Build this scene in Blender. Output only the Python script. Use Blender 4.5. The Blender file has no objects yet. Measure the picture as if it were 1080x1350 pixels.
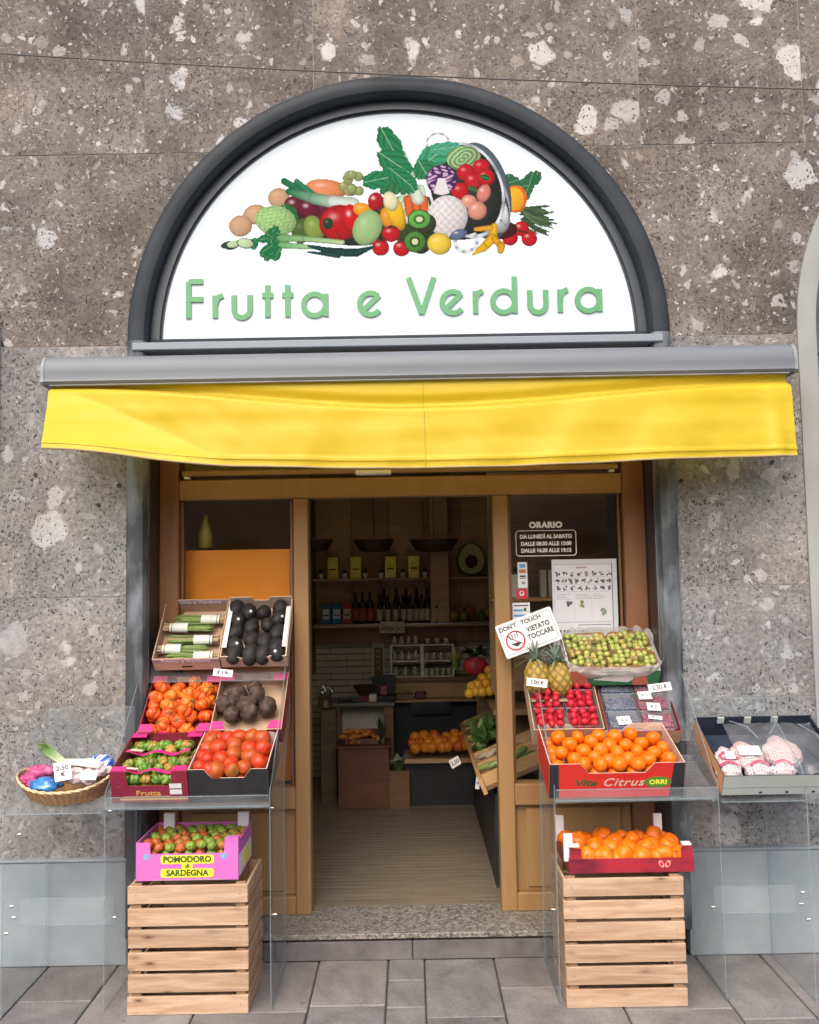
import bpy, math, random
import numpy as np
from mathutils import Vector, Matrix, noise as mnoise
R=math.radians; PI=math.pi
rng=random.Random(7)
S=bpy.context.scene
# ------------------------------------------------------------------ camera, world, sun, exposure
EYE=Vector((0,-3.85,1.60)); PITCH=math.atan(85/1170); ROLL=R(1.0)
cam=bpy.data.objects.new('camera',bpy.data.cameras.new('camera')); S.collection.objects.link(cam); S.camera=cam
cam.data.sensor_fit='VERTICAL'; cam.data.sensor_height=24; cam.data.lens=1170/1350*24
cam.data.clip_start=.05; cam.data.clip_end=2000
CF=Vector((0,math.cos(PITCH),math.sin(PITCH))); CU0=Vector((0,-math.sin(PITCH),math.cos(PITCH))); CR0=Vector((1,0,0))
CR=CR0*math.cos(ROLL)-CU0*math.sin(ROLL); CU=CR0*math.sin(ROLL)+CU0*math.cos(ROLL)
cam.matrix_world=Matrix(((CR.x,CU.x,-CF.x,EYE.x),(CR.y,CU.y,-CF.y,EYE.y),(CR.z,CU.z,-CF.z,EYE.z),(0,0,0,1)))
W=bpy.data.worlds.new('World'); S.world=W; W.use_nodes=True
nt=W.node_tree; nt.nodes.clear()
sky=nt.nodes.new('ShaderNodeTexSky'); sky.sky_type='NISHITA'; sky.sun_disc=False
sky.sun_elevation=R(48); sky.sun_rotation=R(195); sky.air_density=1.0; sky.dust_density=6.0; sky.ozone_density=.6
bg=nt.nodes.new('ShaderNodeBackground'); bg.inputs[1].default_value=.14
out=nt.nodes.new('ShaderNodeOutputWorld'); nt.links.new(sky.outputs[0],bg.inputs[0]); nt.links.new(bg.outputs[0],out.inputs[0])
sl=bpy.data.lights.new('sun','SUN'); sl.energy=.8; sl.angle=R(70); sl.color=(1,.985,.97)
sun=bpy.data.objects.new('sun',sl); S.collection.objects.link(sun)
el,az=R(48),R(195)   # sun over the photographer's shoulder, slightly left
sd=Vector((math.sin(az)*math.cos(el),math.cos(az)*math.cos(el),math.sin(el)))
sun.rotation_euler=sd.to_track_quat('Z','Y').to_euler()
S.view_settings.view_transform='Standard'; S.view_settings.look='None'; S.view_settings.gamma=1
S.view_settings.use_curve_mapping=False; S.view_settings.exposure=.88
S.render.engine='CYCLES'; S.cycles.transparent_max_bounces=24; S.cycles.max_bounces=10

# ------------------------------------------------------------------ helpers
def ray(px,py):
    return CR*(px-540)+CU*(675-py)+CF*1170
def at(px,py,Y):                      # point of the real plane y=Y seen at a photo position
    d=ray(px,py); t=(Y-EYE.y)/d.y; return EYE+d*t
def on(px,py,M,h=0.):                 # point on the plane z=h of a tilted box frame
    Mi=M.inverted(); o=Mi@EYE; d=(Mi.to_3x3())@ray(px,py); t=(h-o.z)/d.z; return o+d*t
def tag(o,label=None,cat=None,group=None,kind=None):
    if label: o['label']=label
    if cat: o['category']=cat
    if group: o['group']=group
    if kind: o['kind']=kind
    return o
def link(name,data,parent=None,loc=None,rot=None,mat=None):
    o=bpy.data.objects.new(name,data); S.collection.objects.link(o)
    if mat is not None: o.matrix_local=mat
    if loc is not None: o.location=loc
    if rot is not None: o.rotation_euler=rot
    if parent is not None: o.parent=parent
    return o
def thing(name,label,cat,loc=(0,0,0),rot=(0,0,0),group=None,mat=None):
    o=link(name,None,None,loc if mat is None else None,rot if mat is None else None,mat)
    o.empty_display_size=.05
    return tag(o,label,cat,group)
class MB:
    def __init__(s): s.v=[];s.f=[];s.m=[];s.c=[]
    def add(s,v,f,m=0,c=None):
        b=len(s.v); s.v+= [tuple(p) for p in v]; s.f+=[tuple(i+b for i in q) for q in f]; s.m+=[m]*len(f)
        if c is not None: s.c+= c if isinstance(c,list) else [c]*len(v)
        elif s.c: s.c+=[(1,1,1)]*len(v)
        return s
    def box(s,x0,y0,z0,x1,y1,z1,m=0,M=None,bev=0):
        b=bev
        if b:
            P=[]
            for z,i in ((z0,b),(z0+b,0),(z1-b,0),(z1,b)):
                for (x,y) in ((x0+b+ (0),y0+i),(x1-b,y0+i),(x1-i,y0+b),(x1-i,y1-b),(x1-b,y1-i),(x0+b,y1-i),(x0+i,y1-b),(x0+i,y0+b)): P.append(Vector((x,y,z)))
            F=[tuple(range(7,-1,-1)),tuple(range(24,32))]
            for k in range(3):
                for j in range(8): F.append((k*8+j,k*8+(j+1)%8,(k+1)*8+(j+1)%8,(k+1)*8+j))
        else:
            P=[Vector(p) for p in ((x0,y0,z0),(x1,y0,z0),(x1,y1,z0),(x0,y1,z0),(x0,y0,z1),(x1,y0,z1),(x1,y1,z1),(x0,y1,z1))]
            F=[(3,2,1,0),(4,5,6,7),(0,1,5,4),(1,2,6,5),(2,3,7,6),(3,0,4,7)]
        if M is not None: P=[M@p for p in P]
        return s.add(P,F,m)
    def prism(s,pts,y0,y1,m=0,axis='y',M=None,mf=None,c=None):   # outline in x,z counter-clockwise seen from -y, extruded y0..y1
        n=len(pts)
        def P(p,y): 
            v={'y':Vector((p[0],y,p[1])),'x':Vector((y,p[0],p[1])),'z':Vector((p[0],p[1],y))}[axis]
            return M@v if M is not None else v
        v=[P(p,y0) for p in pts]+[P(p,y1) for p in pts]
        s.add(v,[tuple(range(n))],m if mf is None else mf,c)
        b=len(s.v)-2*n
        s.f.append(tuple(b+n+i for i in reversed(range(n)))); s.m.append(m)
        for i in range(n):
            j=(i+1)%n; s.f.append((b+i,b+n+i,b+n+j,b+j)); s.m.append(m)
        return s
    def tube(s,path,r,n=8,m=0,cap=True,c=None,flat=1.,close=False):
        path=[Vector(p) for p in path]; L=len(path); rr=r if isinstance(r,(list,tuple)) else [r]*L
        v=[];up=None
        for i,p in enumerate(path):
            t=(path[(i+1)%L if close else min(i+1,L-1)]-path[(i-1)%L if close else max(i-1,0)]).normalized()
            if up is None: up=t.orthogonal().normalized() if abs(t.z)>.9 else Vector((0,0,1))
            a=t.cross(up)
            if a.length<1e-5: a=t.orthogonal()
            a.normalize(); b=a.cross(t).normalized(); up=b
            for k in range(n):
                w=2*PI*k/n; v.append(p+a*math.cos(w)*rr[i]+b*math.sin(w)*rr[i]*flat)
        F=[]
        for i in range(L if close else L-1):
            for k in range(n): F.append((i*n+k,i*n+(k+1)%n,((i+1)%L)*n+(k+1)%n,((i+1)%L)*n+k))
        if cap and not close: F+= [tuple(reversed(range(n))),tuple((L-1)*n+k for k in range(n))]
        return s.add(v,F,m,c)
    def lathe(s,prof,n=16,m=0,M=None,c=None):   # prof: (r,z)
        v=[];F=[]
        for r,z in prof:
            for k in range(n):
                p=Vector((r*math.cos(2*PI*k/n),r*math.sin(2*PI*k/n),z)); v.append(M@p if M is not None else p)
        for i in range(len(prof)-1):
            for k in range(n): F.append((i*n+k,i*n+(k+1)%n,(i+1)*n+(k+1)%n,(i+1)*n+k))
        F+=[tuple(reversed(range(n))),tuple((len(prof)-1)*n+k for k in range(n))]
        return s.add(v,F,m,c)
    def ball(s,ctr,r,nu=12,nv=8,fn=None,m=0,M=None,c=None):
        ctr=Vector(ctr); rr=Vector(r) if not isinstance(r,(int,float)) else Vector((r,r,r))
        v=[];C=[];F=[]
        for j in range(nv+1):
            th=PI*j/nv
            for i in range(nu):
                ph=2*PI*i/nu; k=1.;cc=c
                if fn: k,cc=fn(th,ph)
                d=Vector((math.sin(th)*math.cos(ph)*rr.x,math.sin(th)*math.sin(ph)*rr.y,math.cos(th)*rr.z))
                if isinstance(k,Vector): d=k
                else: d=d*k
                p=ctr+d if M is None else M@(ctr+d)
                v.append(p);C.append(cc or (1,1,1))
        for j in range(nv):
            for i in range(nu):
                a,b,c2,d2=j*nu+i,j*nu+(i+1)%nu,(j+1)*nu+(i+1)%nu,(j+1)*nu+i
                if j==0: F.append((a,d2,c2))
                elif j==nv-1: F.append((a,d2,b))
                else: F.append((a,d2,c2,b))
        return s.add(v,F,m,C if (fn or c) else None)
    def grid(s,nu,nv,fn,m=0,cf=None):
        v=[];C=[]
        for j in range(nv+1):
            for i in range(nu+1):
                v.append(fn(i/nu,j/nv)); 
                if cf: C.append(cf(i/nu,j/nv))
        F=[(j*(nu+1)+i,j*(nu+1)+i+1,(j+1)*(nu+1)+i+1,(j+1)*(nu+1)+i) for j in range(nv) for i in range(nu)]
        return s.add(v,F,m,C if cf else None)
    def mesh(s,name,mats,smooth=False):
        me=bpy.data.meshes.new(name); me.from_pydata(s.v,[],s.f)
        for m in (mats if isinstance(mats,(list,tuple)) else [mats]): me.materials.append(m)
        me.polygons.foreach_set('material_index',s.m)
        if smooth: me.polygons.foreach_set('use_smooth',[True]*len(s.f))
        if s.c and len(s.c)==len(s.v):
            a=me.color_attributes.new('Col','FLOAT_COLOR','POINT')
            a.data.foreach_set('color',[x for c in s.c for x in (c[0],c[1],c[2],1.)])
        me.validate(); me.update(); return me
    def build(s,name,mats,parent=None,loc=None,rot=None,smooth=False,mat=None,autos=False):
        me=s.mesh(name,mats,smooth or autos)
        if autos: me.set_sharp_from_angle(angle=R(35))
        return link(name,me,parent,loc,rot,mat)
def sub(o,lv=1):
    md=o.modifiers.new('s','SUBSURF'); md.levels=lv; md.render_levels=lv; return o

# ------------------------------------------------------------------ materials
def N(t,ty,**k):
    n=t.nodes.new(ty)
    for a,b in k.items():
        if a.startswith('i_'):
            n.inputs[a[2:].replace('_',' ')].default_value=b
        else: setattr(n,a,b)
    return n
def newmat(name):
    m=bpy.data.materials.new(name); m.use_nodes=True; t=m.node_tree; t.nodes.clear()
    o=N(t,'ShaderNodeOutputMaterial'); p=N(t,'ShaderNodeBsdfPrincipled'); t.links.new(p.outputs[0],o.inputs[0]); return m,t,p
def c4(c): return (c[0],c[1],c[2],1)
def srgb(r,g,b):
    f=lambda x:(x/255/12.92) if x/255<=.04045 else ((x/255+.055)/1.055)**2.4
    return (f(r),f(g),f(b))
def ramp(t,fac,stops,interp='LINEAR'):
    n=N(t,'ShaderNodeValToRGB'); r=n.color_ramp; r.interpolation=interp
    while len(r.elements)<len(stops): r.elements.new(.5)
    for e,(p,c) in zip(r.elements,stops): e.position=p; e.color=c4(c) if len(c)==3 else c
    t.links.new(fac,n.inputs[0]); return n.outputs[0]
def mix(t,f,a,b,bt='MIX'):
    n=N(t,'ShaderNodeMix',data_type='RGBA',blend_type=bt)
    for i,x in ((0,f),(6,a),(7,b)):
        if isinstance(x,bpy.types.NodeSocket): t.links.new(x,n.inputs[i])
        else: n.inputs[i].default_value=x if i==0 else c4(x)
    return n.outputs[2]
def mth(t,op,a,b=None,clamp=False):
    n=N(t,'ShaderNodeMath',operation=op,use_clamp=clamp)
    for i,x in ((0,a),(1,b)):
        if x is None: continue
        if isinstance(x,bpy.types.NodeSocket): t.links.new(x,n.inputs[i])
        else: n.inputs[i].default_value=x
    return n.outputs[0]
def coords(t,scale=(1,1,1),rnd=0):
    tc=N(t,'ShaderNodeTexCoord'); mp=N(t,'ShaderNodeMapping'); mp.inputs['Scale'].default_value=scale
    t.links.new(tc.outputs['Object'],mp.inputs[0])
    if rnd:
        oi=N(t,'ShaderNodeObjectInfo'); cx=N(t,'ShaderNodeCombineXYZ'); k=mth(t,'MULTIPLY',oi.outputs['Random'],rnd)
        for i in range(3): t.links.new(k,cx.inputs[i])
        t.links.new(cx.outputs[0],mp.inputs['Location'])
    return mp.outputs[0]
def noise(t,vec,scale,detail=3,rough=.55,dist=0):
    n=N(t,'ShaderNodeTexNoise',i_Scale=scale,i_Detail=detail,i_Roughness=rough,i_Distortion=dist); t.links.new(vec,n.inputs['Vector']); return n.outputs[0]
def bump(t,p,h,strength,dist=.002):
    b=N(t,'ShaderNodeBump',i_Strength=strength,i_Distance=dist); t.links.new(h,b.inputs['Height']); t.links.new(b.outputs[0],p.inputs['Normal'])
def M(name,col,rough=.5,col2=None,ns=20,bmp=0,bs=60,rnd=0,metal=0,stretch=(1,1,1),spec=.5,coat=0,sheen=0,cut=(.3,.7)):
    m,t,p=newmat(name); v=coords(t,stretch,37 if (col2 or bmp) else 0)
    c=None
    if col2: c=mix(t,ramp(t,noise(t,v,ns,4),[(cut[0],(0,0,0)),(cut[1],(1,1,1))]),col,col2)
    if rnd:
        oi=N(t,'ShaderNodeObjectInfo'); h=N(t,'ShaderNodeHueSaturation')
        t.links.new(mth(t,'ADD',mth(t,'MULTIPLY',oi.outputs['Random'],rnd),1-rnd/2),h.inputs['Value'])
        if c: t.links.new(c,h.inputs['Color'])
        else: h.inputs['Color'].default_value=c4(col)
        c=h.outputs[0]
    if c: t.links.new(c,p.inputs['Base Color'])
    else: p.inputs['Base Color'].default_value=c4(col)
    p.inputs['Roughness'].default_value=rough; p.inputs['Metallic'].default_value=metal
    p.inputs['Specular IOR Level'].default_value=spec; p.inputs['Coat Weight'].default_value=coat
    if bmp: bump(t,p,noise(t,v,bs,4),bmp)
    return m
def MCOL(name,rough=.4,bmp=0,bs=80,spec=.5,emit=0,nz=0,sss=0,gain=1):
    m,t,p=newmat(name); a=N(t,'ShaderNodeAttribute',attribute_name='Col'); c=a.outputs[0]
    if gain!=1: c=mix(t,1,c,(gain,)*3,'MULTIPLY')
    if nz:
        v=coords(t,(1,1,1),19); c=mix(t,1,c,ramp(t,noise(t,v,45,3),[(.3,(1-nz,)*3),(.7,(1,1,1))]),'MULTIPLY')
    t.links.new(c,p.inputs['Base Color']); p.inputs['Roughness'].default_value=rough; p.inputs['Specular IOR Level'].default_value=spec
    if emit: t.links.new(c,p.inputs['Emission Color']); p.inputs['Emission Strength'].default_value=emit
    if bmp: bump(t,p,noise(t,coords(t,(1,1,1),3),bs,3),bmp)
    return m
def MGLASS(name,tint=(1,1,1),haze=0,hcol=(.5,.55,.6),fres=1.45,rough=.01,edge=0):
    m=bpy.data.materials.new(name); m.use_nodes=True; t=m.node_tree; t.nodes.clear()
    o=N(t,'ShaderNodeOutputMaterial'); tr=N(t,'ShaderNodeBsdfTransparent'); tr.inputs[0].default_value=c4(tint)
    g=N(t,'ShaderNodeBsdfGlossy'); g.inputs['Roughness'].default_value=rough
    fr=N(t,'ShaderNodeFresnel',i_IOR=fres); mx=N(t,'ShaderNodeMixShader')
    base=tr.outputs[0]
    if haze:
        d=N(t,'ShaderNodeBsdfDiffuse'); d.inputs[0].default_value=c4(hcol); m2=N(t,'ShaderNodeMixShader')
        nz=noise(t,coords(t,(3,3,1.2),5),3,4); t.links.new(ramp(t,nz,[(.25,(haze*.5,)*3),(.8,(haze*1.5,)*3)]),m2.inputs[0])
        t.links.new(tr.outputs[0],m2.inputs[1]); t.links.new(d.outputs[0],m2.inputs[2]); base=m2.outputs[0]
    ge=N(t,'ShaderNodeNewGeometry'); t.links.new(mth(t,'MULTIPLY',fr.outputs[0],mth(t,'SUBTRACT',1,ge.outputs['Backfacing'])),mx.inputs[0]); t.links.new(base,mx.inputs[1]); t.links.new(g.outputs[0],mx.inputs[2]); t.links.new(mx.outputs[0],o.inputs[0])
    return m
def MSTONE(name,dark,mid,light,clast,pits=1.,big=1.):
    m,t,p=newmat(name); v0=coords(t,(1,1,1),53)
    nz=N(t,'ShaderNodeTexNoise',i_Scale=7,i_Detail=4,i_Roughness=.6); t.links.new(v0,nz.inputs['Vector'])
    vm=N(t,'ShaderNodeVectorMath',operation='MULTIPLY_ADD'); t.links.new(nz.outputs[1],vm.inputs[0]); vm.inputs[1].default_value=(.14,.14,.16); t.links.new(v0,vm.inputs[2]); v=vm.outputs[0]
    base=ramp(t,noise(t,v,2.3,6,.7),[(.3,dark),(.5,mid),(.72,light)])
    base=mix(t,1,base,ramp(t,noise(t,v0,55,5,.8),[(.28,(.38,.38,.38)),(.5,(.98,.98,.98)),(.72,(1.5,1.47,1.43))]),'MULTIPLY')
    def vor(scale,rn=1.):
        n=N(t,'ShaderNodeTexVoronoi',i_Scale=scale,i_Randomness=rn); t.links.new(v,n.inputs['Vector']); return n
    def cells(scale,frac,size,cols,base,soft=.06):
        n=vor(scale); sp=N(t,'ShaderNodeSeparateColor'); t.links.new(n.outputs['Color'],sp.inputs[0])
        sel=mth(t,'GREATER_THAN',sp.outputs[0],1-frac)
        sz=mth(t,'MULTIPLY_ADD',sp.outputs[1],size*.75); sz.node.inputs[2].default_value=size*.35
        d=mth(t,'SUBTRACT',sz,n.outputs['Distance']); e=mth(t,'DIVIDE',d,soft,True)
        col=ramp(t,sp.outputs[2],cols); col=mix(t,.5,col,mix(t,1,col,ramp(t,noise(t,v,40,4,.7),[(.3,(.6,.6,.6)),(.7,(1.3,1.3,1.3))]),'MULTIPLY'))
        return mix(t,mth(t,'MULTIPLY',mth(t,'MULTIPLY',sel,e),.9),base,col),sel
    base,_=cells(75,.45,.5,[(0,dark),(.5,mid),(1,clast)],base,.15)
    base,_=cells(24,.30,.45,[(0,dark),(.4,light),(1,clast)],base,.10)
    base,_=cells(34,.33,.42,[(0,[x*.8 for x in mid]),(.5,light),(1,clast)],base,.12)
    base,_=cells(11,.27*big,.44,[(0,light),(1,clast)],base,.08)
    base,_=cells(5.2,.17*big,.46,[(0,[x*.8 for x in clast]),(1,[x*1.12 for x in clast])],base,.06)
    wz=ramp(t,noise(t,coords(t,(1,1,1),31),.9,4,.6),[(.32,(.80,.90,1.02)),(.5,(1,1,1)),(.68,(1.22,1.08,.93))]); base=mix(t,.5,base,wz,'MULTIPLY')
    # pores
    n=vor(95); sp=N(t,'ShaderNodeSeparateColor'); t.links.new(n.outputs['Color'],sp.inputs[0])
    zone=ramp(t,noise(t,v0,3.1,3),[(.42,(0,0,0)),(.62,(1,1,1))])
    sel=mth(t,'GREATER_THAN',mth(t,'ADD',sp.outputs[0],mth(t,'MULTIPLY',zone,.26*pits)),.92)
    hole=mth(t,'MULTIPLY',sel,mth(t,'LESS_THAN',n.outputs['Distance'],.42))
    base=mix(t,mth(t,'MULTIPLY',hole,.85),base,(.025,.022,.02))
    stain=ramp(t,noise(t,coords(t,(1.6,1.6,.45),9),1.6,4,.6),[(.35,(.78,.76,.76)),(.6,(1,1,1))]); base=mix(t,.8,base,stain,'MULTIPLY')
    t.links.new(base,p.inputs['Base Color']); p.inputs['Roughness'].default_value=.72; p.inputs['Specular IOR Level'].default_value=.35
    bump(t,p,mth(t,'SUBTRACT',noise(t,v0,70,4),hole),.8,.004)
    return m
def MWOOD(name,a,b,knot=False,scale=1.,rnd=.1,rough=.55,axis='x'):
    m,t,p=newmat(name); st={'x':(1.2,14,14),'z':(14,14,1.2),'y':(14,1.2,14)}[axis]
    v=coords(t,tuple(s*scale for s in st),91)
    g=noise(t,v,3.2,5,.6,.6); c=ramp(t,g,[(.3,a),(.5,[(x+y)/2 for x,y in zip(a,b)]),(.68,b)])
    if knot:
        vk=coords(t,(3.2,9,9),91); n=N(t,'ShaderNodeTexVoronoi',i_Scale=2.2); t.links.new(vk,n.inputs['Vector'])
        c=mix(t,ramp(t,n.outputs['Distance'],[(.04,(.95,.95,.95)),(.10,(.5,.5,.5)),(.20,(.12,.12,.12)),(.32,(0,0,0))]),c,(.085,.035,.014))
    oi=N(t,'ShaderNodeObjectInfo'); h=N(t,'ShaderNodeHueSaturation'); t.links.new(mth(t,'ADD',mth(t,'MULTIPLY',oi.outputs['Random'],rnd*2),1-rnd),h.inputs['Value'])
    t.links.new(c,h.inputs['Color']); t.links.new(h.outputs[0],p.inputs['Base Color']); p.inputs['Roughness'].default_value=rough
    bump(t,p,g,.12,.002); return m
m_stone_up=MSTONE('conglomerate_brown',(.066,.057,.052),(.150,.131,.117),(.262,.234,.208),(.50,.50,.50),1.0,1.15)
m_stone_lo=MSTONE('conglomerate_grey',(.145,.144,.143),(.225,.224,.222),(.295,.294,.290),(.41,.42,.43),1.15,1.25)
m_mortar=M('mortar',(.20,.18,.16),.9,(.30,.275,.25),30)
m_slate=M('slate_paint',(.015,.020,.027),.6,(.030,.038,.048),5,.25,40,spec=.3)
m_worn=M('worn_slate_paint',(.045,.052,.06),.55,(.20,.23,.26),5,.2,30,stretch=(1.5,1.5,.6),cut=(.42,.62))
m_dark=M('dark_jamb_paint',(.016,.016,.018),.35,(.05,.05,.055),6,.1,stretch=(3,3,.5),cut=(.45,.8))
m_plinth=M('blue_grey_plinth_paint',(.17,.21,.24),.65,(.32,.36,.385),2.6,.25,25,cut=(.3,.75))
m_plaster=M('grey_plaster',(.24,.25,.245),.8,(.32,.33,.325),3,.2,30)
m_cass=M('awning_box_paint',(.115,.132,.152),.5,(.15,.168,.19),2.2,.05,20,stretch=(.4,1,3))
m_frame=M('bronze_brown_frame',(.27,.150,.058),.42,(.33,.195,.085),2,.04,stretch=(6,6,.7))
m_post=M('red_brown_frame',(.17,.070,.028),.5,(.24,.11,.05),2,.04,stretch=(6,6,.7))
m_white=M('white_plastic',(.72,.73,.74),.35)
m_card=M('cardboard',(.40,.26,.17),.85,(.47,.32,.22),12)
m_cardpink=M('pale_cardboard',(.52,.38,.30),.85,(.60,.45,.36),12)
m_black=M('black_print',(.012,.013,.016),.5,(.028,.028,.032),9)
m_magenta=M('magenta_print',(.52,.015,.16),.45,(.60,.03,.21),8)
m_wine=M('wine_red_print',(.18,.012,.035),.45,(.25,.02,.05),6)
m_pink=M('pink_violet_print',(.52,.12,.42),.45,(.58,.16,.50),5)
m_redp=M('red_print',(.55,.018,.014),.4,(.62,.03,.02),6)
m_yell=M('yellow_print',(.80,.74,.05),.45)
m_dgreen=M('dark_green_ink',(.02,.10,.03),.5)
m_goldink=M('gold_ink',(.55,.34,.09),.5)
m_lilac=M('lilac_print',(.42,.27,.40),.55)
m_paper=M('white_paper',(.70,.70,.70),.6,(.62,.62,.62),9)
m_ink=M('black_ink',(.02,.02,.025),.6)
m_redink=M('red_ink',(.50,.015,.04),.5)
m_blueink=M('blue_ink',(.10,.30,.55),.5)
m_acryl=MGLASS('clear_acrylic',(.985,.992,.995),.06,(.62,.68,.72),1.42)
m_edge=MGLASS('acrylic_edge',(.90,.94,.95),.22,(.36,.44,.48))
m_glass=MGLASS('window_glass',(.93,.94,.93),.0,fres=1.5)
m_film=MGLASS('clear_film',(.97,.97,.98),.10,(.7,.72,.75),1.45,.12)
m_pine=MWOOD('pine_slat',(.33,.195,.115),(.54,.385,.265),True,rnd=.13)
m_pinedark=M('pine_corner_post',(.30,.18,.10),.7,(.36,.22,.12),9)
m_screw=M('steel_screw',(.6,.6,.6),.25,metal=1)
m_veg=MCOL('fruit_skin',.33,.10,220,.32)
m_vegm=MCOL('matt_fruit_skin',.6,.5,130,.3,nz=.45)
m_print=MCOL('printed_picture',.7,gain=.60,spec=.15)
m_flat=MCOL('flat_print',.5)
m_cal=M('calyx_green',(.05,.13,.02),.6)

def text(name,body,size,mat,parent,loc,rot=(PI/2,0,0),off=0.,ext=.0004,ax='CENTER',shear=0,sp=1.,sx=1.,lsp=1.):
    cu=bpy.data.curves.new(name,'FONT'); cu.body=body; cu.size=size; cu.extrude=ext; cu.offset=off; cu.align_x=ax; cu.align_y='CENTER'
    cu.shear=shear; cu.space_character=sp; cu.space_line=lsp; cu.resolution_u=3
    o=bpy.data.objects.new(name,cu); me=bpy.data.meshes.new_from_object(o); bpy.data.objects.remove(o)
    me.materials.clear(); me.materials.append(mat)
    me.transform(Matrix.Diagonal((sx,1,1,1)))
    return link(name,me,parent,loc,rot)

# ------------------------------------------------------------------ ground and pavement
def structure(name,mb,mats,parent=None,**k):
    o=mb.build(name,mats,parent,**k)
    if parent is None: o['kind']='structure'
    return o
m_road=M('asphalt',(.045,.045,.047),.85,(.065,.064,.062),30,.5,120)
def MSLAB(name,a,b):
    m,t,p=newmat(name); v=coords(t,(1,1,1),61); c=mix(t,ramp(t,noise(t,v,4,5,.65),[(.3,(0,0,0)),(.7,(1,1,1))]),a,b)
    c=mix(t,1,c,ramp(t,noise(t,v,150,4,.8),[(.3,(.62,.62,.62)),(.5,(1,1,1)),(.7,(1.28,1.26,1.24))]),'MULTIPLY')
    c=mix(t,1,c,ramp(t,noise(t,coords(t,(1,1,1),0),2.1,4,.7,1.),[(.35,(.68,.67,.66)),(.55,(1,1,1))]),'MULTIPLY')
    n=N(t,'ShaderNodeTexVoronoi',i_Scale=13); t.links.new(v,n.inputs['Vector']); sp=N(t,'ShaderNodeSeparateColor'); t.links.new(n.outputs['Color'],sp.inputs[0])
    c=mix(t,mth(t,'MULTIPLY',mth(t,'GREATER_THAN',sp.outputs[0],.86),mth(t,'MULTIPLY',mth(t,'LESS_THAN',n.outputs['Distance'],.16),.5)),c,(.05,.048,.046))
    oi=N(t,'ShaderNodeObjectInfo'); h=N(t,'ShaderNodeHueSaturation'); t.links.new(mth(t,'ADD',mth(t,'MULTIPLY',oi.outputs['Random'],.3),.85),h.inputs['Value']); t.links.new(c,h.inputs['Color']); t.links.new(h.outputs[0],p.inputs['Base Color'])
    p.inputs['Roughness'].default_value=.7; bump(t,p,noise(t,v,60,5,.7),.7,.004); return m
m_slab=[MSLAB('paving_slab_grey',(.15,.149,.149),(.215,.212,.208)),MSLAB('paving_slab_rose',(.16,.150,.149),(.22,.208,.204))]
m_joint=M('paving_joint',(.045,.042,.04),.95,(.08,.075,.07),40)
g=MB(); g.add([(-600,-600,-.16),(600,-600,-.16),(600,600,-.16),(-600,600,-.16)],[(0,1,2,3)]); structure('street',g,m_road)
g=MB(); g.box(-30,-3.2,-.15,30,3.4,-.012); pave=structure('pavement',g,m_joint)
xs=[-4.4,-3.9,-3.45,-3.0,-2.62,-2.2,-1.86,-1.54,-1.25,-.83,-.41,-.12,.03,.32,.76,1.16,1.43,1.85,2.2,2.7,3.1,3.5,4.0,4.5]
rng.seed(11)
for i in range(len(xs)-1):
    y=-.002 if not(-1.2<xs[i]<1.15) else -.002
    first={-1.25:-.60,-1.54:-.33,-.83:-.44,-.41:-.40,-.12:-.20,.03:-.50,.32:-.28,.76:-.47,1.16:-.55,-.12:-.2}.get(xs[i],-.2-rng.random()*.4)
    while y>-3.15:
        y2=max(first if y>-.01 else y-(.22 if xs[i]==-.12 else .33+rng.random()*.4),-3.18)
        g_=.003; dz=rng.uniform(-.002,.002)
        b=MB().box(-(xs[i+1]-xs[i])/2+g_,-(y-y2)/2+g_,-.03,(xs[i+1]-xs[i])/2-g_,(y-y2)/2-g_,0,bev=.004)
        b.build('paving_slab',m_slab[0 if rng.random()<.6 else 1],pave,loc=((xs[i]+xs[i+1])/2,(y+y2)/2,dz))
        y=y2

# ------------------------------------------------------------------ stone facade
AX,AZ,AR=-.034,2.652,1.190
facade=thing('stone_facade','brown and grey conglomerate stone facade with arched openings and blue grey painted base','building')
centres=[AX-2.95,AX,AX+2.95]
def arc(x,r=AR-.012):
    z=0
    for c in centres:
        if abs(x-c)<r: z=max(z,AZ+math.sqrt(r*r-(x-c)**2))
    return z
def block(x0,x1,z0,z1,m):
    g_=.0022; x0+=g_;x1-=g_;z0+=g_;z1-=g_
    xsn=[x0+(x1-x0)*k/600 for k in range(601)]
    keep=[x for x in xsn if arc(x)<z1-.004]
    if len(keep)<2: return
    low=[(x,max(z0,arc(x))) for i_,x in enumerate(keep) if i_%8==0 or i_ in (0,len(keep)-1) or abs(arc(x)-z0)<.25 or arc(x)>z1-.1]
    pts=[low[0]]+[p for a,p,b in zip(low,low[1:],low[2:]) if not(a[1]==p[1]==b[1])]+[low[-1]]
    cx=(keep[0]+keep[-1])/2; cz=(z0+z1)/2
    pts=[(a-cx,b-cz) for a,b in pts+[(keep[-1],z1),(keep[0],z1)]]
    MB().prism(pts,-.0,.05).build('stone_block',m,facade,loc=(cx,rng.uniform(-.0008,.0008),cz))
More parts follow.
